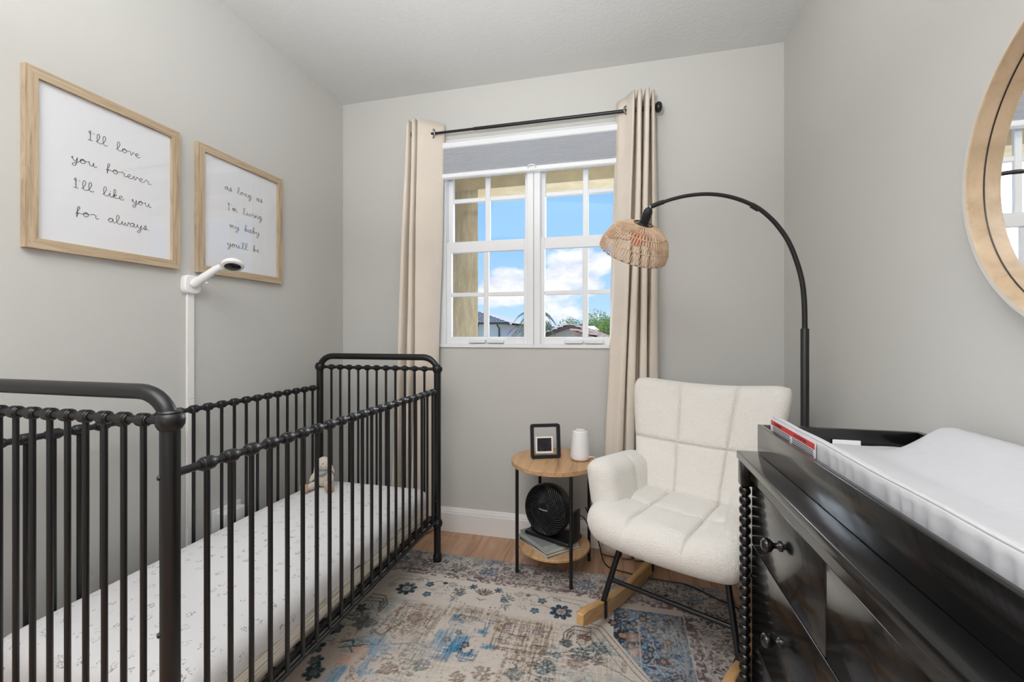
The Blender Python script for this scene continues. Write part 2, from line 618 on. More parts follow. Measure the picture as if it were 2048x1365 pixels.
def curtain(name, label, key_top, key_bot, z_top, z_bot, grommet):
    """key: list of (x, y) fold points along the cloth, top and bottom"""
    root = thing(name, label, 'curtain', (key_top[0][0], YB - 0.09, z_bot))
    sub = 7

    def spline(keys):
        P = [keys[0]] + list(keys) + [keys[-1]]
        out = []
        for i in range(1, len(P) - 2):
            for q in range(sub):
                t = q / sub
                p = [0, 0]
                for a in range(2):
                    p0, p1, p2, p3 = P[i - 1][a], P[i][a], P[i + 1][a], P[i + 2][a]
                    m1, m2 = (p2 - p0) * 0.36, (p3 - p1) * 0.36
                    p[a] = (2 * t ** 3 - 3 * t ** 2 + 1) * p1 + (t ** 3 - 2 * t ** 2 + t) * m1 + (-2 * t ** 3 + 3 * t ** 2) * p2 + (t ** 3 - t ** 2) * m2
                out.append(tuple(p))
        out.append(tuple(keys[-1]))
        return out
    A, B = spline(key_top), spline(key_bot)
    nz = 40
    n = len(A)

    def P(i, j, off=0.0):
        t = j / (nz - 1)
        tt = t ** 1.15
        x = A[i][0] * (1 - tt) + B[i][0] * tt
        y = A[i][1] * (1 - tt) + B[i][1] * tt
        w = mnoise.noise(Vector((i * 0.11, t * 2.6, key_top[0][0] * 3))) * 0.010 * min(1, t * 4)
        return (x + w, min(y + w * 0.8, YB - 0.006), z_top + (z_bot - z_top) * t)
    mb = MB().grid(P, n, nz)
    o = part('cloth', mb, M_curtain, root, angle=80)
    md = o.modifiers.new('thickness', 'SOLIDIFY')
    md.thickness = 0.0025
    hem = [P(i, 0) for i in range(n)]
    for (gxx, gyy, ax) in grommet:
        part('grommet', MB().lathe([(0.0195, -0.003), (0.027, -0.003), (0.0285, 0), (0.027, 0.003), (0.0195, 0.003), (0.0185, 0), (0.0195, -0.003)], 24, (gxx, gyy, RZ), ax, cap=False), mat('brushed_nickel', rgb(150, 148, 146), 0.3, 1.0), root)
    return root


F_, W_ = YB - 0.148, YB - 0.045
FB2 = YB - 0.105
curtain('curtain', 'cream grommet curtain panel left of the window, behind the crib',
        [(-1.255, W_), (-1.240, F_ + 0.01), (-1.222, F_ + .01), (-1.213, W_), (-1.205, W_), (-1.198, F_), (-1.178, F_), (-1.170, W_ - .03), (-1.166, W_ - .04), (-1.160, F_), (-1.150, F_ + 0.004), (-1.09, RY + 0.0), (-1.048, YB - 0.05), (-1.036, YB - 0.03)],
        [(-1.37, W_), (-1.35, F_), (-1.32, F_), (-1.305, W_), (-1.29, W_), (-1.27, F_), (-1.235, F_), (-1.225, W_ - .03), (-1.22, W_ - .03), (-1.205, F_), (-1.18, F_ + .01), (-1.15, F_ + .03), (-1.12, YB - 0.07), (-1.105, YB - 0.035)],
        2.505, 0.012, [(-1.086, RY, (0.72, 0.69, 0))])
curtain('curtain', 'cream grommet curtain panel right of the window, behind the armchair',
        [(-0.012, YB - 0.03), (0.004, YB - 0.06), (0.040, RY), (0.072, F_), (0.083, F_), (0.089, W_ - .02), (0.093, W_ - .02), (0.099, F_), (0.118, F_), (0.126, W_), (0.131, W_), (0.137, F_), (0.158, F_), (0.164, W_), (0.168, W_), (0.172, F_ + .02), (0.186, F_ + .03), (0.194, W_)],
        [(-0.10, YB - 0.03), (-0.095, YB - 0.08), (-0.07, FB2 + .01), (-0.03, FB2), (0.0, FB2 + .01), (0.006, W_ - .02), (0.012, W_ - .02), (0.022, FB2), (0.065, FB2), (0.072, W_), (0.080, W_), (0.09, FB2 - .01), (0.135, FB2), (0.142, W_), (0.15, W_), (0.165, FB2 + .05), (0.21, FB2 + .06), (0.235, W_)],
        2.505, 0.012, [(0.046, RY, (-0.72, 0.69, 0))])

# ------------------------------------------------------------------ framed prints on the left wall
GLY = {
    'l': (.85, [(0, .1), (.32, .75), (.55, 1.7), (.42, 2.2), (.2, 1.9), (.15, 1.0), (.28, .15), (.55, 0), (.85, .2)]),
    'o': (1.1, [(0, .2), (.2, .6), (.5, 1.0), (.2, .85), (.08, .45), (.28, 0), (.62, .12), (.75, .55), (.6, .92), (.4, .95), (.5, .7), (1.1, .75)]),
    'v': (1.0, [(0, .75), (.2, .9), (.32, .35), (.42, 0), (.6, .5), (.72, .95), (.85, .75), (1.0, .6)]),
    'e': (.9, [(0, .15), (.3, .35), (.58, .7), (.48, 1.0), (.25, .85), (.15, .4), (.32, .03), (.6, 0), (.9, .25)]),
    'y': (1.05, [(0, .5), (.15, .95), (.2, .4), (.42, .1), (.65, .4), (.76, .95), (.7, 0), (.55, -.85), (.28, -1.1), (.12, -.8), (.4, -.4), (1.05, .2)]),
    'u': (1.2, [(0, .4), (.15, .95), (.2, .3), (.42, 0), (.65, .3), (.76, .95), (.76, .3), (.92, 0), (1.2, .25)]),
    'f': (.9, [(0, .2), (.25, .9), (.5, 1.7), (.42, 2.05), (.24, 1.7), (.18, .6), (.14, -.5), (.22, .1), (.36, .45), (.22, .55), (.9, .45)]),
    'r': (1.05, [(0, .2), (.25, .95), (.36, 1.05), (.45, .85), (.68, .8), (.64, .3), (.8, 0), (1.05, .25)]),
    'k': (.9, [(0, .1), (.32, 1), (.5, 1.8), (.36, 2.2), (.2, 1.8), (.15, 0), (.2, .5), (.45, .92), (.62, .75), (.28, .5), (.55, .02), (.9, .2)]),
    'i': (.65, [(0, .2), (.25, .95), (.25, .3), (.42, 0), (.65, .25)]),
    'a': (1.1, [(0, .3), (.35, .9), (.72, .9), (.4, 1), (.1, .6), (.2, .05), (.52, .15), (.74, .9), (.74, .3), (.88, 0), (1.1, .2)]),
    'w': (1.3, [(0, .4), (.15, .9), (.2, .2), (.42, 0), (.6, .7), (.66, .2), (.88, 0), (1.06, .6), (1.06, .95), (1.3, .7)]),
    's': (.8, [(0, .1), (.3, .7), (.42, 1.15), (.52, .6), (.48, .08), (.2, 0), (.3, .2), (.8, .15)]),
    'n': (1.0, [(0, .5), (.15, .95), (.2, 0), (.32, .7), (.56, 1), (.65, .5), (.74, .05), (1.0, .2)]),
    'm': (1.35, [(0, .5), (.15, .95), (.2, 0), (.3, .7), (.5, 1), (.56, 0), (.66, .7), (.86, 1), (.95, .4), (1.08, 0), (1.35, .2)]),
    'g': (1.05, [(0, .3), (.35, .9), (.7, .88), (.4, 1), (.1, .6), (.25, .08), (.55, .2), (.72, .9), (.68, -.3), (.5, -1.1), (.25, -.9), (.42, -.4), (1.05, .2)]),
    'b': (.95, [(0, .1), (.3, 1), (.46, 1.9), (.32, 2.2), (.16, 1.6), (.15, .2), (.35, 0), (.66, .35), (.55, .85), (.3, .75), (.55, .55), (.95, .5)]),
}


def catmull(P, n=6):
    P = [P[0]] + list(P) + [P[-1]]
    out = []
    for i in range(1, len(P) - 2):
        for q in range(n):
            t = q / n
            out.append(tuple(0.5 * ((2 * P[i][a]) + (-P[i - 1][a] + P[i + 1][a]) * t + (2 * P[i - 1][a] - 5 * P[i][a] + 4 * P[i + 1][a] - P[i + 2][a]) * t * t + (-P[i - 1][a] + 3 * P[i][a] - 3 * P[i + 1][a] + P[i + 2][a]) * t ** 3) for a in range(len(P[0]))))
    out.append(P[-1])
    return out


def script_line(text):
    """strokes of one handwritten line, in x-height units"""
    strokes = []
    x = 0
    words_ = []
    for word in text.split(' '):
        cur = []
        strokes = []
        for ch in word:
            if ch == 'I':
                strokes.append([(x + .3, 1.5), (x + .12, 1.9), (x + .25, 2.25), (x + .36, 2.0), (x + .3, 1.0), (x + .3, 0)])
                strokes.append([(x, .02), (x + .3, 0), (x + .62, -.02)])
                x += .8
            elif ch == "'":
                if cur:
                    strokes.append(cur)
                    cur = []
                strokes.append([(x, 1.95), (x + .03, 1.85), (x + .02, 1.75)])
                x += .3
            elif ch == '.':
                strokes.append([(x + .1, .1), (x + .14, .02), (x + .1, 0)])
                x += .3
            else:
                w, p = GLY[ch]
                q = [(x + a, b) for a, b in p]
                if cur:
                    q = q[1:]
                cur = cur + q
                if ch == 'i':
                    strokes.append([(x + .3, 1.5), (x + .36, 1.42), (x + .33, 1.38)])
                x += w
        if cur:
            strokes.append(cur)
        words_.append((word, strokes))
        x += 1.3
    return words_, x - 1.3


def print_frame(label, y0, y1, z0, z1, lines):
    root = thing('framed_print', label, 'picture', (XL, (y0 + y1) / 2, z0), group='framed prints on the left wall')
    xw, xf = XL + 0.001, XL + 0.021
    w = 0.032
    # mitred mouldings
    c = [(y0, z0), (y1, z0), (y1, z1), (y0, z1)]
    i = [(y0 + w, z0 + w), (y1 - w, z0 + w), (y1 - w, z1 - w), (y0 + w, z1 - w)]
    for k in range(4):
        l = (k + 1) % 4
        poly = [(xw, *c[k]), (xw, *c[l]), (xw, *i[l]), (xw, *i[k])]
        part('frame_side', MB().extrude(poly, (xf - xw, 0, 0)), M_oak if k % 2 == 0 else M_oakv, root, smooth=False)
    part('print_sheet', MB().box((xw, y0 + w - .002, z0 + w - .002), (XL + 0.010, y1 - w + .002, z1 - w + .002)), M_paper, root, smooth=False)
    part('glass_pane', MB().box((XL + 0.0125, y0 + w, z0 + w), (XL + 0.0145, y1 - w, z1 - w)), M_picglass, root, smooth=False)
    for txt, ya, yb, zb in lines:
        st, wid = script_line(txt)
        sx = (yb - ya) / wid
        sz = 0.0142
        for word, strokes in st:
            mb = MB()
            for s_ in strokes:
                pts = [(XL + 0.0103, ya + p[0] * sx, zb + p[1] * sz) for p in catmull(s_, 6)]
                mb.tube(pts, 0.00085, 5)
            part('handwritten_word', mb, M_ink, root, label='black cursive word "%s"' % word, angle=180)
    return root


print_frame("oak framed print reading I'll love you forever, nearer the camera", 0.928, 1.408, 1.485, 2.046,
            [("I'll love", 1.096, 1.262, 1.884), ("you forever.", 1.049, 1.306, 1.796), ("I'll like you", 1.055, 1.302, 1.708), ("for always.", 1.061, 1.296, 1.618)])
print_frame('oak framed print reading as long as I\'m living, nearer the window corner', 1.487, 1.969, 1.485, 2.046,
            [("as long as", 1.626, 1.845, 1.886), ("I'm living", 1.641, 1.842, 1.797), ("my baby", 1.652, 1.826, 1.716), ("you'll be", 1.639, 1.826, 1.628)])

# ------------------------------------------------------------------ baby monitor camera on the wall
bm_ = thing('monitor_camera', 'white wall-mounted baby monitor camera below the two prints', 'camera', (XL, 1.462, 1.43))


def superell(cx, cy, a, b, n=32, p=3.5):
    out = []
    for k in range(n):
        t = 2 * PI * k / n
        c_, s_ = math.cos(t), math.sin(t)
        out.append((cx + a * abs(c_) ** (2 / p) * (1 if c_ > 0 else -1), cy + b * abs(s_) ** (2 / p) * (1 if s_ > 0 else -1)))
    return out


rg = []
for (d, s) in ((0.001, 1.0), (0.016, 1.0), (0.023, 0.97), (0.026, 0.9), (0.027, 0.6)):
    rg.append([(XL + d, y, z) for y, z in superell(1.462, 1.428, 0.037 * s, 0.040 * s)])
part('wall_plate', MB().rings(rg), M_white, bm_)
arm = catmull([(XL + 0.025, 1.464, 1.428), (XL + 0.05, 1.468, 1.446), (XL + 0.085, 1.476, 1.470), (XL + 0.118, 1.484, 1.492), (XL + 0.14, 1.490, 1.503)], 5)
part('arm', MB().tube(arm, [0.019 - 0.006 * i / len(arm) for i in range(len(arm))], 14), M_white, bm_)
hc = Vector((XL + 0.185, 1.503, 1.514))
hd = MB()
axh = Vector((0.28, -0.30, -0.90)).normalized()
hd.lathe([(0.002, -0.017), (0.018, -0.016), (0.034, -0.010), (0.042, -0.001), (0.043, 0.006), (0.040, 0.011), (0.031, 0.014), (0.030, 0.012)], 28, hc, axh)
head = part('head', hd, M_white, bm_)
part('lens_face', MB().lathe([(0.031, 0.0125), (0.027, 0.0155), (0.002, 0.0165)], 28, hc, axh), mat('dark_lens', rgb(14, 14, 16), 0.12), head)
part('lens', MB().lathe([(0.008, 0.0155), (0.008, 0.0185), (0.002, 0.0195)], 16, hc, axh), M_plastic, head)
part('knob', MB().lathe([(0.006, 0), (0.007, 0.008), (0.004, 0.012)], 12, (XL + 0.066, 1.482, 1.440), (0.4, 0.5, -0.5)), M_white, bm_)

ch = thing('cable_channel', 'white plastic cable channel running down the wall from the monitor camera', 'cable cover', (XL, 1.462, 0.0))
for (za, zb) in ((1.389, 1.0802), (1.08, 0.9452), (0.945, 0.7002), (0.70, 0.4002), (0.40, 0.147)):
    part('cover', MB().box((XL + 0.001, 1.447, zb), (XL + 0.012, 1.477, za), 0.0008, 1), M_trim, ch)
oc = thing('outlet_cover', 'white outlet cover box low on the wall beside the cable channel', 'outlet cover', (XL, 1.64, 0.34))
part('base_plate', MB().box((XL + 0.001, 1.565, 0.315), (XL + 0.010, 1.715, 0.428), 0.003, 2), M_white, oc)
part('cover_box', MB().box((XL + 0.010, 1.578, 0.322), (XL + 0.062, 1.702, 0.412), 0.007, 2), M_white, oc)

# ------------------------------------------------------------------ crib
CX0, CX1, CY0, CY1 = -1.659, -0.937, 0.733, 2.153
crib = thing('crib', 'black metal spindle crib along the left wall', 'crib', ((CX0 + CX1) / 2, (CY0 + CY1) / 2, 0))
CM = Matrix.Translation(-Vector(crib.location))
for cy in (CY0, CY1):
    r = 0.0185
    zc = 1.085
    rad = 0.085
    pts = [(CX0, cy, 1.02)]
    for k in range(9):
        a = PI - k / 8 * PI / 2
        pts.append((CX0 + rad + rad * math.cos(a), cy, zc - rad * 0.85 + rad * 0.85 * math.sin(a)))
    for k in range(9):
        a = PI / 2 - k / 8 * PI / 2
        pts.append((CX1 - rad + rad * math.cos(a), cy, zc - rad * 0.85 + rad * 0.85 * math.sin(a)))
    pts.append((CX1, cy, 1.02))
    part('end_arch', MB().tube(pts, r * 0.93, 20), M_black, crib, angle=60)
    for cx in (CX0, CX1):
        part('post', MB().lathe([(0.017, 0.032), (r, 0.033), (r, 1.015), (0.012, 1.016)], 20, (cx, cy, 0)), M_black, crib)
        part('foot', MB().lathe([(0.017, 0.0), (0.0225, 0.003), (0.0225, 0.030), (0.0215, 0.036), (0.0185, 0.044)], 20, (cx, cy, 0)), M_plastic, crib)
        for z in (1.026, 0.203):
            part('collar', MB().lathe([(0.0185, -0.022), (0.0215, -0.019), (0.0262, -0.010), (0.0272, 0.0), (0.0262, 0.009), (0.0215, 0.014), (0.0225, 0.017), (0.0195, 0.021)], 24, (cx, cy, z)), M_black, crib)

# turned top rails with a knuckle at every spindle
KN = [(0.0098, -0.0205), (0.0115, -0.0200), (0.0130, -0.0175), (0.0128, -0.0155), (0.0142, -0.0145), (0.0162, -0.0120), (0.0166, 0.0), (0.0162, 0.0120), (0.0142, 0.0145), (0.0128, 0.0155), (0.0130, 0.0175), (0.0115, 0.0200), (0.0098, 0.0205)]
kn_src = part('knuckle', MB().lathe(KN, 16, (0, 0, 0), (0, 1, 0)), M_black, crib, local=True)
KE = [(r * 0.92, h * 0.80) for r, h in KN]
ke_src = part('knuckle', MB().lathe(KE, 16, (0, 0, 0), (1, 0, 0)), M_black, crib, local=True)
sp_src = part('spindle', MB().lathe([(0.0066, 0.222), (0.0066, 0.905)], 10), M_black, crib, local=True)
se_src = part('spindle', MB().lathe([(0.0064, 0.203), (0.0064, 1.022)], 10), M_black, crib, local=True)
loc0 = crib.location
first = True
for cx in (CX0, CX1):
    part('top_rail', MB().tube([(cx, CY0, 0.908), (cx, CY1, 0.908)], 0.0092, 14), M_black, crib)
    part('bottom_rail', MB().tube([(cx, CY0, 0.221), (cx, CY1, 0.221)], 0.0085, 12), M_black, crib)
    for k in range(21):
        y = 0.819 + 0.0636 * k
        L1 = Vector((cx, y, 0.908)) - loc0
        L2 = Vector((cx, y, 0)) - loc0
        if first:
            kn_src.location = L1
            sp_src.location = L2
            first = False
        else:
            inst(kn_src, crib, L1)
            inst(sp_src, crib, L2)
first = True
for cy in (CY0, CY1):
    part('top_rail', MB().tube([(CX0, cy, 1.023), (CX1, cy, 1.023)], 0.0085, 14), M_black, crib)
    part('bottom_rail', MB().tube([(CX0, cy, 0.203), (CX1, cy, 0.203)], 0.0085, 12), M_black, crib)
    for k in range(11):
        x = (CX0 + CX1) / 2 + (k - 5) * 0.0572
        L1 = Vector((x, cy, 1.023)) - loc0
        L2 = Vector((x, cy, 0)) - loc0
        if first:
            ke_src.location = L1
            se_src.location = L2
            first = False
        else:
            inst(ke_src, crib, L1)
            inst(se_src, crib, L2)
sf = MB()
for x in (-1.64, -0.955):
    sf.box((x - 0.009, CY0 + 0.02, 0.232), (x + 0.009, CY1 - 0.02, 0.2445))
for y in (CY0 + 0.03, CY1 - 0.03):
    sf.box((-1.64, y - 0.009, 0.232), (-0.955, y + 0.009, 0.2445))
part('mattress_support', sf, M_black, crib, smooth=False)
for k in range(12):
    y = CY0 + 0.09 + k * 0.112
    part('support_slat', MB().box((-1.632, y - 0.014, 0.2365), (-0.963, y + 0.014, 0.2435)), M_black, crib, smooth=False)
for (cy, sy) in ((CY0, -1), (CY1, 1)):
    for z in (0.905, 0.571, 0.40, 0.33):
        part('bolt', MB().lathe([(0.0055, 0.014), (0.0055, 0.020), (0.0042, 0.0225), (0.001, 0.023)], 10, (CX1, cy, z), (-0.55, sy, 0)), M_black, crib)
    for z in (0.33, 0.258):
        part('bolt', MB().lathe([(0.0045, 0.0), (0.0045, 0.024), (0.006, 0.024), (0.006, 0.029), (0.002, 0.031)], 10, (CX1, cy, z), (0, -sy, 0)), M_black, crib)

crib.location.z = 0.0085   # its feet stand on the rug
# ------------------------------------------------------------------ mattress with printed sheet


def sheet_mat():
    m = mat('printed_sheet', rgb(232, 230, 230), 0.85)
    t = m.node_tree
    b = t.nodes['Principled BSDF']
    tc = nd(t, 'ShaderNodeTexCoord')
    vo = nd(t, 'ShaderNodeTexVoronoi', Scale=21.0, Randomness=0.55)
    t.links.new(tc.outputs['Object'], vo.inputs['Vector'])
    no = nd(t, 'ShaderNodeTexNoise', Scale=62.0, Detail=2.0, Roughness=0.5, Distortion=0.5)
    t.links.new(tc.outputs['Object'], no.inputs['Vector'])
    a = mathn(t, 'SUBTRACT', no.outputs['Fac'], 0.5)
    a = mathn(t, 'ABSOLUTE', a)
    line = mathn(t, 'LESS_THAN', a, 0.020)
    near = mathn(t, 'LESS_THAN', vo.outputs['Distance'], 0.30)
    k = mathn(t, 'MULTIPLY', line, near)
    k = mathn(t, 'MULTIPLY', k, 0.75)
    mx = nd(t, 'ShaderNodeMixRGB')
    mx.inputs[1].default_value = rgb(222, 221, 222)
    mx.inputs[2].default_value = rgb(112, 110, 112)
    t.links.new(k, mx.inputs[0])
    t.links.new(mx.outputs[0], b.inputs['Base Color'])
    wr = nd(t, 'ShaderNodeTexNoise', Scale=5.0, Detail=4.0, Roughness=0.5, Distortion=0.5)
    t.links.new(tc.outputs['Object'], wr.inputs['Vector'])
    bp = nd(t, 'ShaderNodeBump', Strength=0.35, Distance=0.03)
    t.links.new(wr.outputs['Fac'], bp.inputs['Height'])
    t.links.new(bp.outputs[0], b.inputs['Normal'])
    return m


def side_mat():
    m = mat('ribbed_side', rgb(226, 219, 206), 0.9)
    t = m.node_tree
    b = t.nodes['Principled BSDF']
    tc = nd(t, 'ShaderNodeTexCoord')
    mp = nd(t, 'ShaderNodeMapping')
    mp.inputs['Scale'].default_value = (1.5, 1.5, 70)
    t.links.new(tc.outputs['Object'], mp.inputs[0])
    w = nd(t, 'ShaderNodeTexNoise', Scale=2.2, Detail=3.0, Roughness=0.6)
    t.links.new(mp.outputs[0], w.inputs['Vector'])
    rp = ramp(t, [(0.4, rgb(186, 176, 160)), (0.5, rgb(232, 226, 214)), (0.7, rgb(240, 236, 228))])
    t.links.new(w.outputs['Fac'], rp.inputs[0])
    t.links.new(rp.outputs[0], b.inputs['Base Color'])
    bp = nd(t, 'ShaderNodeBump', Strength=0.6, Distance=0.004)
    t.links.new(w.outputs['Fac'], bp.inputs['Height'])
    t.links.new(bp.outputs[0], b.inputs['Normal'])
    return m


mt = thing('crib_mattress', 'crib mattress under a white sheet printed with small grey sprigs', 'mattress', (-1.298, 1.447, 0.245))


def rrect(x0, x1, y0, y1, r, n=8):
    out = []
    for (cx, cy, a0) in ((x1 - r, y1 - r, 0), (x0 + r, y1 - r, 90), (x0 + r, y0 + r, 180), (x1 - r, y0 + r, 270)):
        for k in range(n + 1):
            a = R(a0 + 90 * k / n)
            out.append((cx + r * math.cos(a), cy + r * math.sin(a)))
    return out


def densify(loop, step=0.03):
    out = []
    for i, p in enumerate(loop):
        q = loop[(i + 1) % len(loop)]
        d = math.dist(p, q)
        k = max(1, int(d / step))
        for j in range(k):
            out.append((p[0] + (q[0] - p[0]) * j / k, p[1] + (q[1] - p[1]) * j / k))
    return out


MX0, MX1, MY0, MY1 = -1.632, -0.966, 0.768, 2.124
base = densify(rrect(MX0, MX1, MY0, MY1, 0.05))
cxm, cym = (MX0 + MX1) / 2, (MY0 + MY1) / 2


def inset(loop, d):
    return [(cxm + (x - cxm) * (1 - d / ((MX1 - MX0) / 2)), cym + (y - cym) * (1 - d / ((MY1 - MY0) / 2))) for x, y in loop]


rg = []
for (d, z) in ((0.008, 0.245), (0.002, 0.250), (0.001, 0.270), (0.001, 0.335), (0.004, 0.352)):
    rg.append([(x, y, z + 0.0015 * mnoise.noise(Vector((x * 9, y * 9, z * 40)))) for x, y in inset(base, d)])
part('mattress_core', MB().rings(rg), side_mat(), mt, angle=70)
rg = []
for (d, z) in ((-0.0015, 0.318), (-0.002, 0.345), (0.000, 0.362), (0.007, 0.380), (0.02, 0.394), (0.04, 0.402), (0.08, 0.407), (0.15, 0.409), (0.25, 0.410), (0.32, 0.410)):
    lp = inset(base, d)
    row_ = []
    for i, (x, y) in enumerate(lp):
        nz_ = mnoise.noise(Vector((x * 6, y * 6, z * 12)))
        zz_ = z + (0.016 * mnoise.noise(Vector((x * 11, y * 11, 3))) if z < 0.33 else 0.0035 * nz_)
        row_.append((x + 0.002 * nz_, y, zz_))
    rg.append(row_)
part('fitted_sheet', MB().rings(rg), sheet_mat(), mt, angle=80)

mt.location.z += 0.0085
# ------------------------------------------------------------------ plush bunny sitting in the crib
toy = thing('plush_bunny', 'small cream plush bunny sitting in the far corner of the crib', 'stuffed toy', (-1.50, 1.975, 0.4195), rz=R(18))
M_plush = mat('cream_plush', rgb(206, 196, 184), 0.95, bump=(160, 0.6, 4, 0.004), sheen=0.3)
M_plushb = mat('tan_plush', rgb(186, 152, 128), 0.95, bump=(160, 0.6, 4, 0.004))
M_plushs = mat('sage_cloth', rgb(150, 160, 160), 0.9)


def blob(c, rad, axis=(0, 0, 1), n=16, m=10):
    mb = MB()
    ax = Vector(axis).normalized()
    a = ax.orthogonal().normalized()
    b = ax.cross(a)
    rings = []
    for k in range(m + 1):
        t = PI * k / m
        rr = max(math.sin(t), 0.02)
        h = -math.cos(t)
        rings.append([Vector(c) + ax * h * rad[2] + a * math.cos(2 * PI * i / n) * rr * rad[0] + b * math.sin(2 * PI * i / n) * rr * rad[1] for i in range(n)])
    mb.rings(rings)
    return mb


part('body', blob((0, 0, 0.052), (0.036, 0.036, 0.052)), M_plush, toy, local=True)
hd_ = part('head', blob((0.006, -0.018, 0.125), (0.034, 0.036, 0.036)), M_plush, toy, local=True)
for s in (-1, 1):
    part('ear', blob((s * 0.034, 0.0, 0.108), (0.008, 0.015, 0.045), (s * 0.45, 0.15, -1)), M_plush, toy, local=True)
    part('arm', blob((s * 0.042, -0.02, 0.062), (0.013, 0.013, 0.034), (s * 0.5, -0.5, -0.9)), M_plush, toy, local=True)
    part('leg', blob((s * 0.038, -0.048, 0.022), (0.019, 0.018, 0.048), (s * 0.42, -1, 0.0)), M_plush, toy, local=True)
    part('foot', blob((s * 0.062, -0.098, 0.027), (0.022, 0.026, 0.014), (s * 0.35, -1, 0.05)), M_plushb, toy, local=True)
    part('eye', blob((s * 0.015, -0.052, 0.134), (0.0028, 0.0028, 0.0028)), M_ink, hd_, local=True)
part('nose', blob((0.006, -0.056, 0.122), (0.004, 0.003, 0.003)), M_plushb, hd_, local=True)
part('scarf', blob((0.006, -0.036, 0.082), (0.024, 0.016, 0.014)), M_plushs, toy, local=True)

# ------------------------------------------------------------------ round side table
TX, TY = -0.328, 2.258
tab = thing('side_table', 'round two-tier oak side table with thin black legs', 'table', (TX, TY, 0))


def disc(R_, z0, z1, b=0.002, n=56):
    return MB().lathe([(R_ - b, z0), (R_, z0 + b), (R_, z1 - b), (R_ - b, z1)], n, (TX, TY, 0))


part('tabletop', disc(0.222, 0.541, 0.565), M_tabwood, tab)
part('shelf', disc(0.186, 0.116, 0.131), M_tabwood, tab)
for (lx, ly) in ((-0.501, 2.151), (-0.219, 2.070), (-0.154, 2.366), (-0.436, 2.447)):
    zf = 0.0082 if ly < 2.236 else 0.0
    lg = part('leg', MB().lathe([(0.0085, 0.010 + zf), (0.0085, 0.541)], 14, (lx, ly, 0)), M_black, tab)
    part('foot_cap', MB().lathe([(0.008, 0), (0.0098, 0.002), (0.0098, 0.014), (0.0085, 0.016)], 14, (lx, ly, zf)), M_plastic, lg)

# photo stand with an ultrasound picture floating between glass
pf = thing('photo_frame', 'small black photo frame with an ultrasound picture on the side table', 'photo frame', (-0.372, 2.262, 0.5652), rz=R(21))
FW, FH, FB = 0.158, 0.178, 0.017
tilt = Matrix.Rotation(R(-7), 4, 'X')


def rr_yz(w, h, r, y, n=5, z0=0.0):
    return [(x, y, z) for x, z in rrect(-w / 2, w / 2, z0, z0 + h, r, n)]


outer_f = rr_yz(FW, FH, 0.013, -0.012)
inner_f = rr_yz(FW - 2 * FB, FH - 2 * FB, 0.002, -0.012, z0=FB)
mbf = MB()
rings_ = [outer_f, [(x, 0.012, z) for x, y, z in outer_f], [(x, 0.012, z) for x, y, z in inner_f], inner_f, outer_f]
mbf.rings([[tilt @ Vector(p) for p in r_] for r_ in rings_], cap=False)
part('frame', mbf, mat('navy_black_plastic', rgb(16, 20, 26), 0.4), pf, local=True, angle=50)
part('glass', MB().box((-FW / 2 + FB, -0.002, FB), (FW / 2 - FB, 0.0, FH - FB), M=tilt), M_glass, pf, local=True, smooth=False)


def ultrasound_mat():
    m = mat('ultrasound_print', rgb(20, 20, 24), 0.3)
    t = m.node_tree
    b = t.nodes['Principled BSDF']
    tc = nd(t, 'ShaderNodeTexCoord')
    n = nd(t, 'ShaderNodeTexNoise', Scale=38.0, Detail=8.0, Roughness=0.75, Distortion=1.0)
    t.links.new(tc.outputs['Object'], n.inputs['Vector'])
    rp = ramp(t, [(0.4, rgb(14, 14, 18)), (0.6, rgb(52, 52, 58)), (0.78, rgb(170, 170, 176))])
    t.links.new(n.outputs['Fac'], rp.inputs[0])
    t.links.new(rp.outputs[0], b.inputs['Base Color'])
    return m


pic = part('photo', MB().box((-0.052, -0.0012, 0.026), (0.040, -0.0004, 0.112), M=tilt @ Matrix.Translation((0, -0.0012, 0))), M_paper, pf, local=True, smooth=False, label='white bordered ultrasound photo')
part('picture_area', MB().box((-0.044, -0.0022, 0.036), (0.032, -0.0014, 0.104), M=tilt @ Matrix.Translation((0, -0.0012, 0))), ultrasound_mat(), pic, local=True, smooth=False)
part('stand', MB().box((-0.012, 0.012, 0.003), (0.012, 0.05, 0.006)), M_plastic, pf, local=True, smooth=False)

sm = thing('sound_machine', 'white tapered sound machine on the side table', 'sound machine', (-0.193, 2.275, 0.5652))
part('body', MB().lathe([(0.040, 0.0), (0.046, 0.006), (0.050, 0.016), (0.0505, 0.030), (0.046, 0.085), (0.039, 0.146), (0.0375, 0.152), (0.034, 0.155)], 36), M_white, sm, local=True)
part('top_cap', MB().lathe([(0.026, 0.1545), (0.026, 0.157), (0.023, 0.159), (0.002, 0.1595)], 28), M_white, sm, local=True)
part('top_groove', MB().lathe([(0.034, 0.1545), (0.033, 0.1562), (0.028, 0.1562), (0.027, 0.1545)], 28), mat('speaker_grey', rgb(170, 170, 170), 0.5), sm, local=True)
part('base', MB().lathe([(0.038, -0.0), (0.042, 0.0005), (0.047, 0.008), (0.0475, 0.010)], 36), mat('copper_base', rgb(150, 110, 88), 0.4), sm, local=True)
part('cord', MB().tube(catmull([(0.046, -0.02, 0.022), (0.062, -0.02, 0.026), (0.078, -0.012, 0.016), (0.090, 0.002, 0.0), (0.098, 0.012, -0.02), (0.10, 0.03, -0.10), (0.10, 0.06, -0.3), (0.10, 0.10, -0.5), (0.10, 0.12, -0.556)], 6), 0.0022, 8), M_white, sm, local=True)

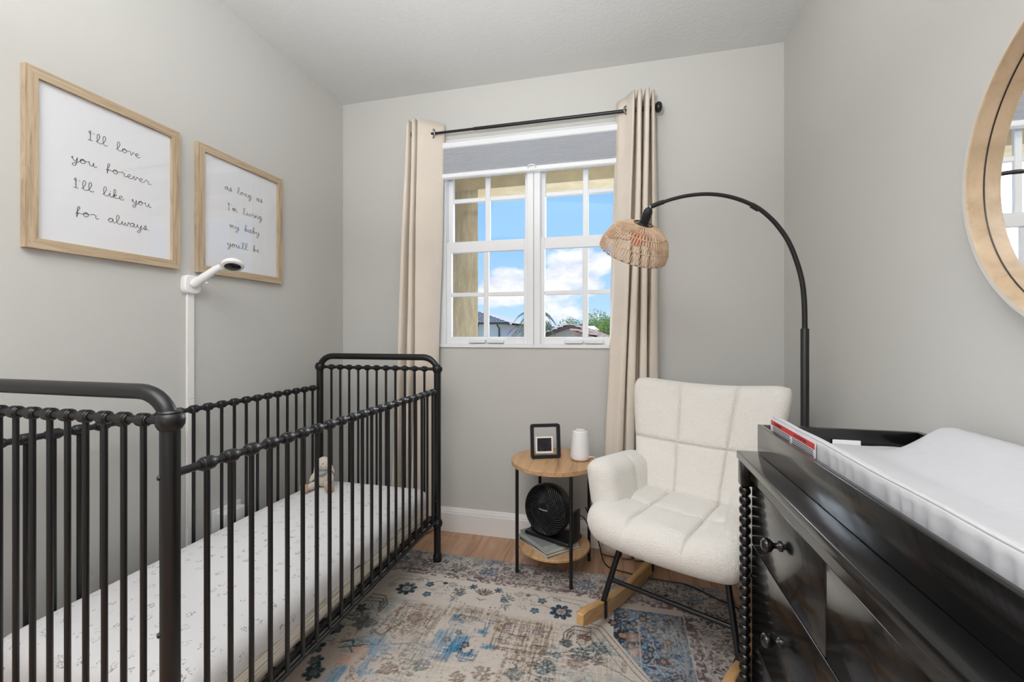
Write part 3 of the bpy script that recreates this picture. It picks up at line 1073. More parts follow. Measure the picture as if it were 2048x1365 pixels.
# magazines and envelopes stacked on the lower shelf
zst = 0.1312
ang0 = R(36)
mags = [((-0.352, 2.232), 40, (0.205, 0.255), 0.004, rgb(205, 196, 178), 'thin cream magazine, bottom of the stack on the shelf'),
        ((-0.350, 2.234), 42, (0.20, 0.25), 0.0035, rgb(66, 66, 70), 'thin dark-covered magazine second from bottom of the shelf stack'),
        ((-0.353, 2.237), 39, (0.205, 0.255), 0.0045, rgb(226, 220, 206), 'ivory magazine third from bottom of the shelf stack'),
        ((-0.358, 2.238), 42, (0.20, 0.25), 0.004, rgb(120, 104, 86), 'brown-covered magazine in the middle of the shelf stack'),
        ((-0.356, 2.244), 40, (0.20, 0.25), 0.0045, rgb(232, 226, 214), 'ivory magazine third from top of the shelf stack'),
        ((-0.366, 2.238), 44, (0.195, 0.245), 0.006, rgb(168, 172, 172), 'silver-grey magazine just under the top folder of the stack'),
        ((-0.378, 2.258), 40, (0.17, 0.22), 0.005, rgb(140, 146, 146), 'grey folder on top of the magazine stack, under the fan')]
for (c2, an, (mw, mh), th, colr, lab) in mags:
    mg = thing('magazine', lab, 'magazine', (c2[0], c2[1], zst), rz=R(an + 5), group='magazines stacked on the table shelf')
    part('pages', MB().box((-mw / 2 + .001, -mh / 2 + .001, 0.0006), (mw / 2 - .001, mh / 2 - .001, th - 0.0006)), mat('page_edges', rgb(226, 220, 208), 0.8), mg, local=True, smooth=False)
    part('cover', MB().box((-mw / 2, -mh / 2, th - 0.0006), (mw / 2, mh / 2, th)).box((-mw / 2, -mh / 2, 0), (mw / 2, mh / 2, 0.0006)).box((-mw / 2 - .0004, -mh / 2, 0), (-mw / 2 + .0006, mh / 2, th)),
         mat('magazine_cover', colr, 0.35), mg, local=True, smooth=False)
    zst += th + 0.0004

# desk fan
fan = thing('desk_fan', 'round black desk fan on the table shelf', 'fan', (-0.325, 2.262, zst + 0.0005), rz=R(-24))
fc = Vector((-0.01, -0.045, 0.152))
fax = Vector((0.0, -1, 0.14)).normalized()
part('housing', MB().lathe([(0.119, 0.03), (0.123, 0.034), (0.127, 0.026), (0.128, 0.0), (0.122, -0.035), (0.105, -0.062), (0.075, -0.082), (0.03, -0.09), (0.002, -0.09)], 44, fc, fax, cap=False), M_plastic, fan, local=True, angle=60)
fa = fax.orthogonal().normalized()
fb = fax.cross(fa)
M_fanrib = mat('gloss_black_plastic', rgb(26, 28, 32), 0.25)
for k in range(40):
    a0 = 2 * PI * k / 40
    pts = []
    for q in range(9):
        t = q / 8
        rr = 0.030 + (0.121 - 0.030) * t
        aa = a0 + 0.75 * t ** 1.5
        pts.append(fc + fax * (0.042 - 0.008 * t * t) + (fa * math.cos(aa) + fb * math.sin(aa)) * rr)
    part('grille_rib', MB().tube(pts, 0.0014, 5, flat=2.6), M_fanrib, fan, local=True, angle=60)
for rr, hh in ((0.121, 0.034), (0.076, 0.0405)):
    part('grille_ring', MB().tube([fc + fax * hh + (fa * math.cos(2 * PI * k / 40) + fb * math.sin(2 * PI * k / 40)) * rr for k in range(41)], 0.0018, 6, cap=False), M_plastic, fan, local=True)
hub = part('hub', MB().lathe([(0.034, 0.034), (0.034, 0.043), (0.030, 0.047), (0.002, 0.049)], 28, fc, fax), M_plastic, fan, local=True)
for k in range(7):
    a0 = 2 * PI * k / 7
    bl_ = []
    for q in range(5):
        t = q / 4
        rr = 0.03 + 0.08 * t
        for s in (-1, 1):
            aa = a0 + s * (0.30 + 0.08 * t) + 0.2 * t
            bl_.append(fc + fax * (0.0 + s * 0.014) + (fa * math.cos(aa) + fb * math.sin(aa)) * rr)
    m_ = MB()
    m_.add(bl_, [(2 * q, 2 * q + 1, 2 * q + 3, 2 * q + 2) for q in range(4)])
    ob = part('blade', m_, M_plastic, fan, local=True)
    ob.modifiers.new('thickness', 'SOLIDIFY').thickness = 0.002
# yoke and base
yk = MB()
for s in (-1, 1):
    yk.box((s * 0.128 - 0.006, -0.03, 0.004), (s * 0.128 + 0.006, 0.035, 0.16), 0.0055, 3)
part('yoke', yk, M_plastic, fan, local=True)
part('base', MB().box((-0.134, -0.085, 0.0), (0.134, 0.055, 0.022), 0.009, 3), M_plastic, fan, local=True)


def text_mesh(txt, size, ext=0.0002):
    c = bpy.data.curves.new('t', 'FONT')
    c.body = txt
    c.size = size
    c.extrude = ext
    c.resolution_u = 2
    c.align_x = 'CENTER'
    c.align_y = 'CENTER'
    o = bpy.data.objects.new('t', c)
    COL.objects.link(o)
    dg = bpy.context.evaluated_depsgraph_get()
    me = bpy.data.meshes.new_from_object(o.evaluated_get(dg))
    vs = [v.co.copy() for v in me.vertices]
    fs = [tuple(p.vertices) for p in me.polygons]
    bpy.data.objects.remove(o)
    bpy.data.meshes.remove(me)
    bpy.data.curves.remove(c)
    return vs, fs


def text_part(name, txt, size, frame, m, parent, local=True, label=None):
    vs, fs = text_mesh(txt, size)
    return part(name, MB().add([frame @ v for v in vs], fs), m, parent, local=local, smooth=False, label=label)


ux = Vector((1, 0, 0))
uz = fax.cross(ux) * -1
uz = ux.cross(fax) * -1
if uz.z < 0:
    uz = -uz
FR = Matrix.Identity(4)
for i_, col_ in enumerate((ux, uz, fax)):
    for r_ in range(3):
        FR[r_][i_] = col_[r_]
for r_ in range(3):
    FR[r_][3] = (fc + fax * 0.0492)[r_]
text_part('badge', 'Honeywell', 0.0115, FR, mat('badge_silver', rgb(225, 226, 230), 0.4), hub)
part('cord', MB().tube(catmull([(0.09, 0.05, 0.115), (0.13, 0.075, 0.10), (0.165, 0.09, 0.03)], 5), 0.0028, 8), M_plastic, fan, local=True)

solo('fan_cord', MB().tube(catmull([(-0.170, 2.33, 0.30), (-0.130, 2.34, 0.20), (-0.098, 2.36, 0.09), (-0.085, 2.37, 0.02), (-0.06, 2.33, 0.0045), (-0.03, 2.305, 0.0045), (0.03, 2.288, 0.0045), (0.093, 2.27, 0.0045), (0.13, 2.262, 0.0045), (0.24, 2.249, 0.0065), (0.30, 2.235, 0.0125), (0.348, 2.212, 0.0128), (0.40, 2.17, 0.0128), (0.446, 2.135, 0.0128), (0.50, 2.10, 0.0128), (0.54, 2.06, 0.008), (0.60, 2.0, 0.0045), (0.68, 1.93, 0.0045)], 6), 0.0032, 8), M_plastic,
     'black power cord trailing from the side table under the armchair', 'cord', (-0.06, 2.33, 0))

# ------------------------------------------------------------------ rug
RX0, RX1, RY0, RY1 = -1.70, 0.512, 0.72, 2.236


def rug():
    rng = np.random.default_rng(11)
    xs_ = np.concatenate([np.arange(RX0, -1.20, 0.02), np.arange(-1.20, RX1 + .001, 0.0026)])
    ys_ = np.concatenate([np.arange(RY0, 1.27, 0.02), np.arange(1.27, RY1 + .001, 0.0026)])
    xs_[-1] = RX1
    ys_[-1] = RY1
    X, Y = np.meshgrid(xs_, ys_)

    def vn(sx, sy, seed, xx=None, yy=None):
        xx = X if xx is None else xx
        yy = Y if yy is None else yy
        r2 = np.random.default_rng(seed)
        lat = r2.random((256, 256))
        a = (xx + 10) * sx
        b = (yy + 10) * sy
        i = np.floor(a).astype(int)
        j = np.floor(b).astype(int)
        fx = a - i
        fy = b - j
        fx = fx * fx * (3 - 2 * fx)
        fy = fy * fy * (3 - 2 * fy)
        i0, i1, j0, j1 = i % 256, (i + 1) % 256, j % 256, (j + 1) % 256
        return (lat[j0, i0] * (1 - fx) + lat[j0, i1] * fx) * (1 - fy) + (lat[j1, i0] * (1 - fx) + lat[j1, i1] * fx) * fy

    def fbm(s, seed, o=4):
        v = 0
        w = 0
        for k in range(o):
            v = v + vn(s * 2 ** k, s * 2 ** k, seed + k) * 0.55 ** k
            w += 0.55 ** k
        return v / w
    streakY = vn(330, 22, 1) * .6 + vn(160, 9, 2) * .4     # fine lines running away from the camera
    streakX = vn(20, 330, 3) * .6 + vn(8, 170, 4) * .4
    wear = fbm(5, 20)
    fine = vn(300, 300, 5)
    mid_ = fbm(28, 40, 3)
    blot = fbm(60, 60, 3)
    cream = np.array([lin(206), lin(197), lin(187)])
    tan_ = np.array([lin(160), lin(138), lin(122)])
    dark = np.array([lin(54), lin(52), lin(58)])
    navy = np.array([lin(26), lin(62), lin(84)])
    blue = np.array([lin(44), lin(112), lin(150)])
    sky_ = np.array([lin(120), lin(168), lin(190)])
    brown = np.array([lin(120), lin(96), lin(84)])
    pink = np.array([lin(186), lin(164), lin(160)])
    grey = np.array([lin(150), lin(148), lin(150)])
    teal = np.array([lin(30), lin(74), lin(84)])
    peach = np.array([lin(214), lin(174), lin(146)])
    img = np.ones(X.shape + (3,)) * cream

    def put(m, c):
        nonlocal img
        m = np.clip(m, 0, 1)[..., None]
        img = img * (1 - m) + c * m

    def sm(v, lo, hi):
        t = np.clip((v - lo) / (hi - lo), 0, 1)
        return t * t * (3 - 2 * t)

    def inb(x0, x1, y0, y1, s=0.004):
        return sm(X, x0 - s, x0 + s) * (1 - sm(X, x1 - s, x1 + s)) * sm(Y, y0 - s, y0 + s) * (1 - sm(Y, y1 - s, y1 + s))
    # warm / cool clouding
    put(sm(fbm(3, 80), .45, .75) * .35, pink)
    put(sm(fbm(2.5, 90), .5, .8) * .3, np.array([lin(222), lin(214), lin(196)]))
    xc = -0.611
    U = X - xc
    # fade: areas where the print is nearly gone
    alive = sm(wear, .36, .56)
    yarn = sm(streakY * .5 + streakX * .5, .34, .56)

    def stroke(pts, w, c, a=1.0, mask=None):
        x0 = min(p[0] for p in pts) - w * 3
        x1 = max(p[0] for p in pts) + w * 3
        y0 = min(p[1] for p in pts) - w * 3
        y1 = max(p[1] for p in pts) + w * 3
        i0, i1 = np.searchsorted(xs_, x0), np.searchsorted(xs_, x1)
        j0, j1 = np.searchsorted(ys_, y0), np.searchsorted(ys_, y1)
        if i1 <= i0 or j1 <= j0:
            return
        sx, sy = X[j0:j1, i0:i1], Y[j0:j1, i0:i1]
        d = np.full(sx.shape, 9.0)
        for p, q in zip(pts[:-1], pts[1:]):
            vx, vy = q[0] - p[0], q[1] - p[1]
            L2 = vx * vx + vy * vy + 1e-12
            t = np.clip(((sx - p[0]) * vx + (sy - p[1]) * vy) / L2, 0, 1)
            d = np.minimum(d, np.hypot(sx - p[0] - t * vx, sy - p[1] - t * vy))
        m = np.clip((w / 2 - d) / 0.0016 + .5, 0, 1) * a
        m = m * (0.62 + .38 * yarn[j0:j1, i0:i1]) * (sm(fine[j0:j1, i0:i1], .05, .35) * .4 + .6)
        img[j0:j1, i0:i1] = img[j0:j1, i0:i1] * (1 - m[..., None]) + c * m[..., None]

    def flower(cx, cy, r, k=8, c=navy, core=cream, ph=0.0, a=1.0, sharp=.45, out=dark):
        i0, i1 = np.searchsorted(xs_, cx - r * 1.3), np.searchsorted(xs_, cx + r * 1.3)
        j0, j1 = np.searchsorted(ys_, cy - r * 1.3), np.searchsorted(ys_, cy + r * 1.3)
        if i1 <= i0 or j1 <= j0:
            return
        sx, sy = X[j0:j1, i0:i1] - cx, Y[j0:j1, i0:i1] - cy
        rr = np.hypot(sx, sy)
        th = np.arctan2(sy, sx) + ph
        edge = r * ((1 - sharp) + sharp * np.abs(np.cos(th * k / 2)) ** .6)
        wv = .55 + .45 * yarn[j0:j1, i0:i1]
        for (rad, col_, al) in ((edge, out, a), (edge - 0.004, c, a), (edge * .42, core, a * .9), (edge * .26, brown, a * .8)):
            m = np.clip((rad - rr) / 0.0018 + .5, 0, 1) * al * wv
            img[j0:j1, i0:i1] = img[j0:j1, i0:i1] * (1 - m[..., None]) + col_ * m[..., None]

    def spray(cx, cy, r, n=12, c=dark, a=.75, s=0):
        r2 = np.random.default_rng(int(abs(cx * 997 + cy * 389)) + s)
        for k in range(n):
            t = 2 * PI * k / n + r2.random() * .3
            l0, l1 = r * .25, r * (.6 + .4 * r2.random())
            p = [(cx + math.cos(t) * l0, cy + math.sin(t) * l0 * .9), (cx + math.cos(t + .15) * l1, cy + math.sin(t + .15) * l1 * .9)]
            stroke(p, .0068, c, a)
            stroke([(p[1][0] - .004, p[1][1]), (p[1][0] + .004, p[1][1] + .003)], .0085, c, a * .9)
            if k % 2 == 0:
                q = (cx + math.cos(t + .3) * l1, cy + math.sin(t + .3) * l1 * .9)
                stroke([p[1], q], .007, c, a * .8)
    # ---------- outer border
    ob = np.clip(sm(Y, 2.035, 2.045) + sm(X, .268, .28) + (1 - sm(X, -1.50, -1.49)), 0, 1)
    put(ob * (.35 + .4 * sm(blot, .42, .62)), grey)
    fleck = fbm(95, 300, 2)
    fleck2 = fbm(130, 310, 2)
    put(ob * sm(fleck, .60, .66) * sm(fine, .2, .4) * .85, dark)
    put(ob * sm(fleck2, .60, .66) * .6, brown)
    put(ob * sm(streakX, .6, .75) * .35, pink)
    put(sm(Y, 2.185, 2.20) * sm(fbm(9, 120), .38, .6) * .6 * (.4 + .6 * yarn), np.array([lin(70), lin(100), lin(132)]))
    put(inb(RX0, .30, 2.018, 2.062) * sm(fbm(75, 330, 2), .47, .56) * .9, np.array([lin(112), lin(92), lin(94)]))
    put(inb(.27, .31, RY0, 2.06) * sm(fbm(75, 335, 2), .47, .56) * .9, np.array([lin(96), lin(82), lin(84)]))
    for k in range(14):
        cx = -1.62 + k * 0.163
        spray(cx, 2.122 + .006 * math.sin(k * 2.1), .052, 14, dark if k % 3 else np.array([lin(58), lin(92), lin(118)]), .8)
        spray(cx + .08, 2.165, .022, 7, dark, .6)
        spray(cx + .08, 2.085, .022, 7, brown, .6)
    for k in range(7):
        spray(.395 + .008 * math.sin(k * 1.7), 1.98 - k * .155, .062, 14, dark, .8)
        spray(.345, 1.90 - k * .155, .03, 8, dark, .6)
        spray(.45, 1.90 - k * .155, .03, 8, dark, .6)
    # ---------- main band with vine and dots
    band = inb(-1.28, .02, 1.822, 2.018, .005)
    put(band * .55, np.array([lin(214), lin(206), lin(200)]))
    put(band * sm(streakX, .62, .8) * .25, pink)
    for s in (-1, 1):
        fx_ = lambda u: xc + s * u
        flower(fx_(.368), 1.888, .052, 8, navy, cream, R(22), 1)
        flower(fx_(.275), 1.945, .023, 5, teal, sky_, 0, .95)
        flower(fx_(.205), 1.972, .014, 4, teal, teal, 0, .95)
        flower(fx_(.255), 1.868, .022, 5, np.array([lin(50), lin(100), lin(130)]), sky_, .3, .95)
        for (ux_, uy) in ((.165, 1.967), (.338, 1.972), (.452, 1.90), (.12, 1.87)):
            flower(fx_(ux_), uy, .020, 6, cream, cream, .3, .85)
        # stippled rosette
        for k in range(46):
            t = rng.random() * 2 * PI
            rr = .012 + .032 * math.sqrt(rng.random())
            px_, py_ = fx_(.205) + math.cos(t) * rr, 1.908 + math.sin(t) * rr
            stroke([(px_, py_), (px_ + .004 * math.cos(t * 3), py_ + .004 * math.sin(t * 3))], .003, dark, .8)
        stroke([(fx_(.205), 1.972), (fx_(.24), 1.985), (fx_(.275), 1.95), (fx_(.31), 1.99), (fx_(.36), 1.965), (fx_(.44), 1.955), (fx_(.46), 1.925)], .0035, dark)
        stroke([(fx_(.165), 1.99), (fx_(.205), 1.972)], .003, dark)
        stroke([(fx_(.23), 1.905), (fx_(.29), 1.915), (fx_(.34), 1.89)], .003, dark)
        stroke([(fx_(.30), 2.01), (fx_(.34), 1.995), (fx_(.47), 1.985), (fx_(.50), 1.94)], .003, dark, .8)
        stroke([(fx_(.24), 2.012), (fx_(.30), 2.01)], .002, dark, .5)
        for k in range(5):
            flower(fx_(.085 + .019 * k - (.019 if k == 4 else 0)), 1.963 + .001 * k, .0045, 4, brown, brown, 0, .95)
            flower(fx_(.06 + .021 * k), 1.845 + .002 * k, .0052, 4, brown, brown, 0, .8 - .12 * k)
        flower(fx_(.062), 1.975, .022, 6, np.array([lin(44), lin(92), lin(120)]), teal, 0, 1, .7)
        # curled leaves
        stroke([(fx_(.13), 1.84), (fx_(.12), 1.87), (fx_(.145), 1.885)], .006, teal)
        spray(fx_(.115), 1.925, .034, 9, teal, .9)
        flower(fx_(.105), 1.905, .018, 5, navy, sky_, 0, .9)
    # centre leaf motif
    for k in range(7):
        t = R(-60 + 20 * k)
        a_, b_ = xc + math.sin(t) * .012, 1.925
        stroke([(a_, b_), (xc + math.sin(t) * .048, 1.925 + math.cos(t) * .045)], .0115, dark if k % 2 else brown, .9)
    stroke([(xc - .02, 1.895), (xc, 1.885), (xc + .02, 1.895)], .005, dark)
    stroke([(xc - .014, 1.905), (xc, 1.935), (xc + .014, 1.905)], .0035, cream)
    # ---------- inner field: distressed brown blocks
    fieldm = (1 - sm(Y, 1.80, 1.82)) * sm(X, -1.24, -1.2) * (1 - sm(X - (-0.074 + (1.825 - Y) * .663), -.01, .0))
    put(fieldm * sm(fbm(6, 340), .42, .66) * sm(streakY * .6 + streakX * .4, .46, .66) * .6, tan_)
    put(fieldm * sm(fleck, .60, .67) * sm(fbm(5, 350), .46, .60) * .7, brown)
    put(fieldm * sm(fleck2, .63, .69) * sm(fbm(6, 360), .50, .64) * .6, dark)
    put(fieldm * sm(fbm(8, 370), .54, .66) * sm(streakX, .36, .6) * .5, np.array([lin(112), lin(150), lin(164)]))
    for (x0, x1, y0, y1, c_, a_) in ((-.945, -.735, 1.60, 1.80, tan_, .75), (-.50, -.255, 1.60, 1.80, tan_, .62), (-.735, -.50, 1.74, 1.83, tan_, .6), (-.80, -.70, 1.36, 1.60, tan_, .35), (-.42, -.22, 1.38, 1.6, tan_, .25)):
        m = inb(x0, x1, y0, y1, .008) * sm(streakY * .55 + streakX * .45, .40, .60)
        put(m * min(1, a_ * 1.25), np.array([lin(158), lin(138), lin(122)]))
        put(m * sm(fleck, .54, .62) * .7, brown)
        put(m * sm(fleck2, .63, .69) * .6, dark)
    for (x0, x1, y0, y1) in ((-.93, -.75, 1.62, 1.785), (-.905, -.775, 1.645, 1.765), (-.485, -.27, 1.62, 1.785), (-.46, -.295, 1.645, 1.762)):
        stroke([(x0, y0), (x0, y1), (x1, y1), (x1, y0), (x0, y0)], .0042, brown, .8)
    for (x0, x1, y0, y1, n_) in ((-.90, -.78, 1.65, 1.77, 30), (-.47, -.29, 1.60, 1.77, 42), (-1.02, -.90, 1.36, 1.58, 26), (-.70, -.30, 1.36, 1.52, 40), (-.95, -.72, 1.36, 1.60, 34)):
        for k in range(n_):
            cx, cy = rng.uniform(x0, x1), rng.uniform(y0, y1)
            t = rng.random() * 2 * PI
            l = rng.uniform(.005, .017)
            stroke([(cx, cy), (cx + l * math.cos(t), cy + l * math.sin(t)), (cx + l * math.cos(t + .9) * 1.4, cy + l * math.sin(t + .9) * 1.4)], .0035, brown if rng.random() < .6 else dark, .65)
    flower(-.845, 1.70, .034, 6, tan_, peach, .2, .7)
    for k, px_ in enumerate((-.445, -.385, -.325)):
        flower(px_, 1.742 - .004 * k, .017, 4, np.array([lin(190), lin(170), lin(182)]), peach, R(45), .85)
    stroke([(-.43, 1.70), (-.40, 1.695), (-.36, 1.70)], .010, dark, .7)
    # blue fragments in the centre
    bluem = inb(-.69, -.52, 1.50, 1.765, .01) * sm(fbm(14, 150), .40, .53) * sm(streakX * .5 + streakY * .5, .36, .56)
    put(bluem * .95, np.array([lin(38), lin(104), lin(144)]))
    put(bluem * sm(fleck, .52, .6) * .8, navy)
    bluem = inb(-.72, -.47, 1.52, 1.70, .01) * sm(fbm(18, 161), .50, .6) * sm(streakY, .3, .55)
    put(bluem * .85, np.array([lin(54), lin(128), lin(166)]))
    bluem = inb(-1.0, -.74, 1.30, 1.56, .03) * sm(fbm(9, 171), .50, .62) * sm(streakY, .3, .5)
    put(bluem * .8, np.array([lin(84), lin(146), lin(180)]))
    put(inb(-.66, -.47, 1.27, 1.45, .03) * sm(fbm(11, 176), .5, .6) * .7, np.array([lin(140), lin(170), lin(178)]))
    stroke([(-.69, 1.70), (-.69, 1.76), (-.60, 1.765), (-.54, 1.74), (-.525, 1.66)], .005, blue, .9)
    stroke([(-.84, 1.54), (-.77, 1.565), (-.72, 1.55)], .008, np.array([lin(70), lin(110), lin(132)]), .8)
    for (cx, cy, r) in ((-.58, 1.60, .02), (-.63, 1.66, .016), (-.66, 1.61, .018)):
        flower(cx, cy, r, 5, navy, peach, .2, .8)
    # peach fragments near the crib
    put(np.clip(1 - np.hypot((X + .965) / .045, (Y - 1.475) / .03), 0, 1) ** .4 * .75, peach)
    put(np.clip(1 - np.hypot((X + .99) / .04, (Y - 1.42) / .03), 0, 1) ** .4 * .7, np.array([lin(214), lin(160), lin(134)]))
    stroke([(-1.06, 1.50), (-1.02, 1.52), (-1.0, 1.49), (-.97, 1.50)], .010, teal, .85)
    stroke([(-1.05, 1.47), (-1.01, 1.485), (-.985, 1.46)], .008, teal, .8)
    for (cx, cy, r) in ((-1.04, 1.62, .045), (-1.13, 1.56, .036), (-1.10, 1.71, .03), (-1.14, 1.45, .04), (-1.09, 1.39, .03), (-1.06, 1.34, .04)):
        flower(cx, cy, r, 6, teal, np.array([lin(120), lin(112), lin(110)]), .4, .95)
    stroke([(-1.14, 1.56), (-1.08, 1.60), (-1.0, 1.66), (-.955, 1.66)], .0035, dark)
    stroke([(-.915, 1.60), (-.925, 1.57), (-.97, 1.585)], .007, dark, .9)
    stroke([(-.915, 1.60), (-.885, 1.655)], .007, dark, .9)
    for (cx, cy, r) in ((-.70, 1.46, .035), (-.47, 1.48, .04), (-.36, 1.50, .035), (-.26, 1.56, .04), (-.15, 1.62, .045), (-.08, 1.70, .04), (-.13, 1.75, .026), (-.81, 1.42, .035), (-.55, 1.44, .03), (-.20, 1.70, .026)):
        spray(cx, cy, r, 13, brown if int(cx * 100) % 2 else np.array([lin(70), lin(84), lin(92)]), .8, 5)
    # ---------- blue corner on the right
    edge_line = -0.074 + (1.825 - Y) * .663
    right = sm(X - np.maximum(edge_line + .026, -.022), 0, .006) * (1 - sm(X, .262, .270)) * (1 - sm(Y, 1.972, 1.982))
    put(right * (.7 + .3 * yarn), np.array([lin(46), lin(112), lin(148)]))
    put(right * sm(fbm(16, 200), .45, .55) * .9 * (.6 + .4 * yarn), np.array([lin(20), lin(50), lin(76)]))
    put(right * sm(fbm(18, 210), .56, .64) * .6, np.array([lin(140), lin(160), lin(176)]))
    put(right * sm(fleck, .58, .64) * .85, dark)
    put(right * sm(fleck2, .60, .66) * .6, np.array([lin(196), lin(178), lin(172)]))
    put(right * sm(X, .12, .26) * sm(streakY, .42, .62) * .75, np.array([lin(160), lin(156), lin(152)]))
    stroke([(-.131, 1.835), (-.074, 1.825), (.058, 1.626), (.16, 1.50)], .016, np.array([lin(206), lin(190), lin(178)]), .95)
    stroke([(-.131, 1.845), (-.066, 1.834), (.068, 1.630), (.17, 1.505)], .0042, dark, .95)
    stroke([(-.131, 1.825), (-.082, 1.815), (.048, 1.622), (.15, 1.495)], .0042, dark, .95)
    stroke([(-.131, 1.80), (-.10, 1.79), (.02, 1.60)], .0035, dark, .8)
    stroke([(-.16, 1.72), (-.10, 1.64), (.0, 1.60), (.06, 1.56)], .0045, dark, .85)
    lightl = np.array([lin(186), lin(180), lin(184)])
    for pts_ in ([(.0, 1.90), (.04, 1.905), (.06, 1.87), (.09, 1.87)], [(.08, 1.95), (.08, 1.62)], [(.08, 1.80), (.13, 1.80), (.14, 1.72), (.12, 1.68), (.16, 1.62)],
                 [(.05, 1.75), (.045, 1.69), (.09, 1.66), (.22, 1.66)], [(.16, 1.90), (.20, 1.88), (.23, 1.84)], [(.03, 1.70), (.06, 1.66), (.12, 1.64)], [(.18, 1.70), (.21, 1.71), (.23, 1.67)]):
        stroke(pts_, .0045, lightl, .9)
    for (cx, cy, r, c_) in ((.015, 1.80, .036, dark), (.06, 1.885, .022, navy), (.10, 1.925, .026, dark), (.13, 1.86, .022, navy), (.045, 1.745, .022, brown), (.12, 1.745, .018, navy), (.16, 1.69, .024, brown), (.19, 1.80, .022, dark), (.10, 1.70, .016, navy), (-.02, 1.87, .026, dark), (.03, 1.94, .02, dark), (.21, 1.93, .02, navy)):
        flower(cx, cy, r, 6, c_, peach, cx * 9, .85)
    put(np.clip(1 - np.hypot((X - .055) / .04, (Y - 1.80) / .03), 0, 1) ** .5 * .55, peach)
    put(np.clip(1 - np.hypot((X - .065) / .03, (Y - 1.72) / .035), 0, 1) ** .5 * .55, peach)
    # sparse scribbles between field and corner
    for k in range(40):
        cx, cy = rng.uniform(-.2, .05), rng.uniform(1.45, 1.76)
        if cx > edge_line[0, 0] * 0 + (-0.09 + (1.825 - cy) * .663):
            continue
        t = rng.random() * 6
        stroke([(cx, cy), (cx + .012 * math.cos(t), cy + .012 * math.sin(t)), (cx + .02 * math.cos(t + .8), cy + .02 * math.sin(t + .8))], .0035, dark if k % 2 else teal, .6)
    for s in (-1, 1):
        fx_ = lambda u: xc + s * u
        # combs of concentric corner arcs
        for q, dd in enumerate((0, .024, .048)):
            pts_ = [(fx_(.400 + dd * .3), 1.70 + dd * .4), (fx_(.395 + dd * .7), 1.76 + dd * .1), (fx_(.435), 1.812 - dd * .9), (fx_(.500), 1.812 - dd * 1.1)]
            stroke(pts_, .0042, dark, .95)
            for p, q2 in zip(pts_[:-1], pts_[1:]):
                for h in range(8):
                    t = h / 8
                    bx, by = p[0] + (q2[0] - p[0]) * t, p[1] + (q2[1] - p[1]) * t
                    stroke([(bx, by), (bx + s * .004, by - .008)], .0022, dark, .8)
        stroke([(fx_(.500), 1.815), (fx_(.505), 1.745), (fx_(.535), 1.70)], .004, dark, .9)
        flower(fx_(.470), 1.725, .022, 7, cream, cream, 0, .9)
        spray(fx_(.47), 1.655, .045, 12, np.array([lin(60), lin(78), lin(90)]), .85)
        spray(fx_(.53), 1.64, .03, 9, dark, .7)
        # L brackets
        stroke([(fx_(.30), 1.52), (fx_(.305), 1.66), (fx_(.335), 1.665)], .006, dark, .75)
        stroke([(fx_(.30), 1.52), (fx_(.38), 1.50)], .006, dark, .6)
        flower(fx_(.385), 1.63, .02, 6, np.array([lin(60), lin(100), lin(118)]), cream, .2, .8)
        flower(fx_(.36), 1.585, .016, 5, teal, sky_, .2, .8)
        stroke([(fx_(.33), 1.65), (fx_(.36), 1.63), (fx_(.40), 1.65), (fx_(.44), 1.66)], .003, dark, .8)
    # ---------- overall wear: cream yarn showing through and dirt flecks
    put((1 - alive) * .30 * sm(streakX * .5 + streakY * .5, .3, .6), cream)
    put(sm(streakY, .74, .86) * .30, cream)
    put(sm(streakX, .76, .9) * .25, cream)
    put(sm(fine, .80, .92) * sm(mid_, .48, .6) * .35, brown)
    img *= (0.93 + .12 * vn(380, 380, 9))[..., None]
    img = np.clip(img, 0, 1)
    ny, nx = X.shape
    top = np.stack([X, Y, np.full_like(X, 0.008)], -1).reshape(-1, 3)
    # rounded lip: border ring pushed down
    z = top[:, 2].reshape(ny, nx)
    z[0, :] = z[-1, :] = 0.0065
    z[:, 0] = z[:, -1] = 0.0065
    top[:, 2] = z.ravel()
    idx = np.arange(nx * ny).reshape(ny, nx)
    q = np.stack([idx[:-1, :-1], idx[:-1, 1:], idx[1:, 1:], idx[1:, :-1]], -1).reshape(-1, 4)
    ring = np.concatenate([idx[0, :], idx[1:, -1], idx[-1, -2::-1], idx[-2:0:-1, 0]])
    lowv = top[ring].copy()
    lowv[:, 2] = 0.0005
    nb = len(top)
    V = np.concatenate([top, lowv])
    n_ = len(ring)
    a = np.arange(n_)
    b = (a + 1) % n_
    side = np.stack([ring[a], nb + a, nb + b, ring[b]], -1)
    Q = np.concatenate([q, side])
    me = bpy.data.meshes.new('rug')
    me.vertices.add(len(V))
    loc = np.array([-.6, 1.47, 0.0])
    me.vertices.foreach_set('co', (V - loc).astype(np.float32).ravel())
    me.loops.add(len(Q) * 4)
    me.loops.foreach_set('vertex_index', Q.astype(np.int32).ravel())
    me.polygons.add(len(Q))
    me.polygons.foreach_set('loop_start', np.arange(0, len(Q) * 4, 4, dtype=np.int32))
    me.update()
    ca = me.color_attributes.new('print', 'FLOAT_COLOR', 'POINT')
    colr = np.ones((len(V), 4), np.float32)
    colr[:nb, :3] = img.reshape(-1, 3)
    colr[nb:, :3] = img.reshape(-1, 3)[ring]
    ca.data.foreach_set('color', colr.ravel())
    m = bpy.data.materials.new('rug_pile')
    m.use_nodes = True
    t = m.node_tree
    bs = t.nodes['Principled BSDF']
    bs.inputs['Roughness'].default_value = 0.95
    bs.inputs['Specular IOR Level'].default_value = 0.1
    at = nd(t, 'ShaderNodeVertexColor')
    at.layer_name = 'print'
    t.links.new(at.outputs[0], bs.inputs['Base Color'])
    tc = nd(t, 'ShaderNodeTexCoord')
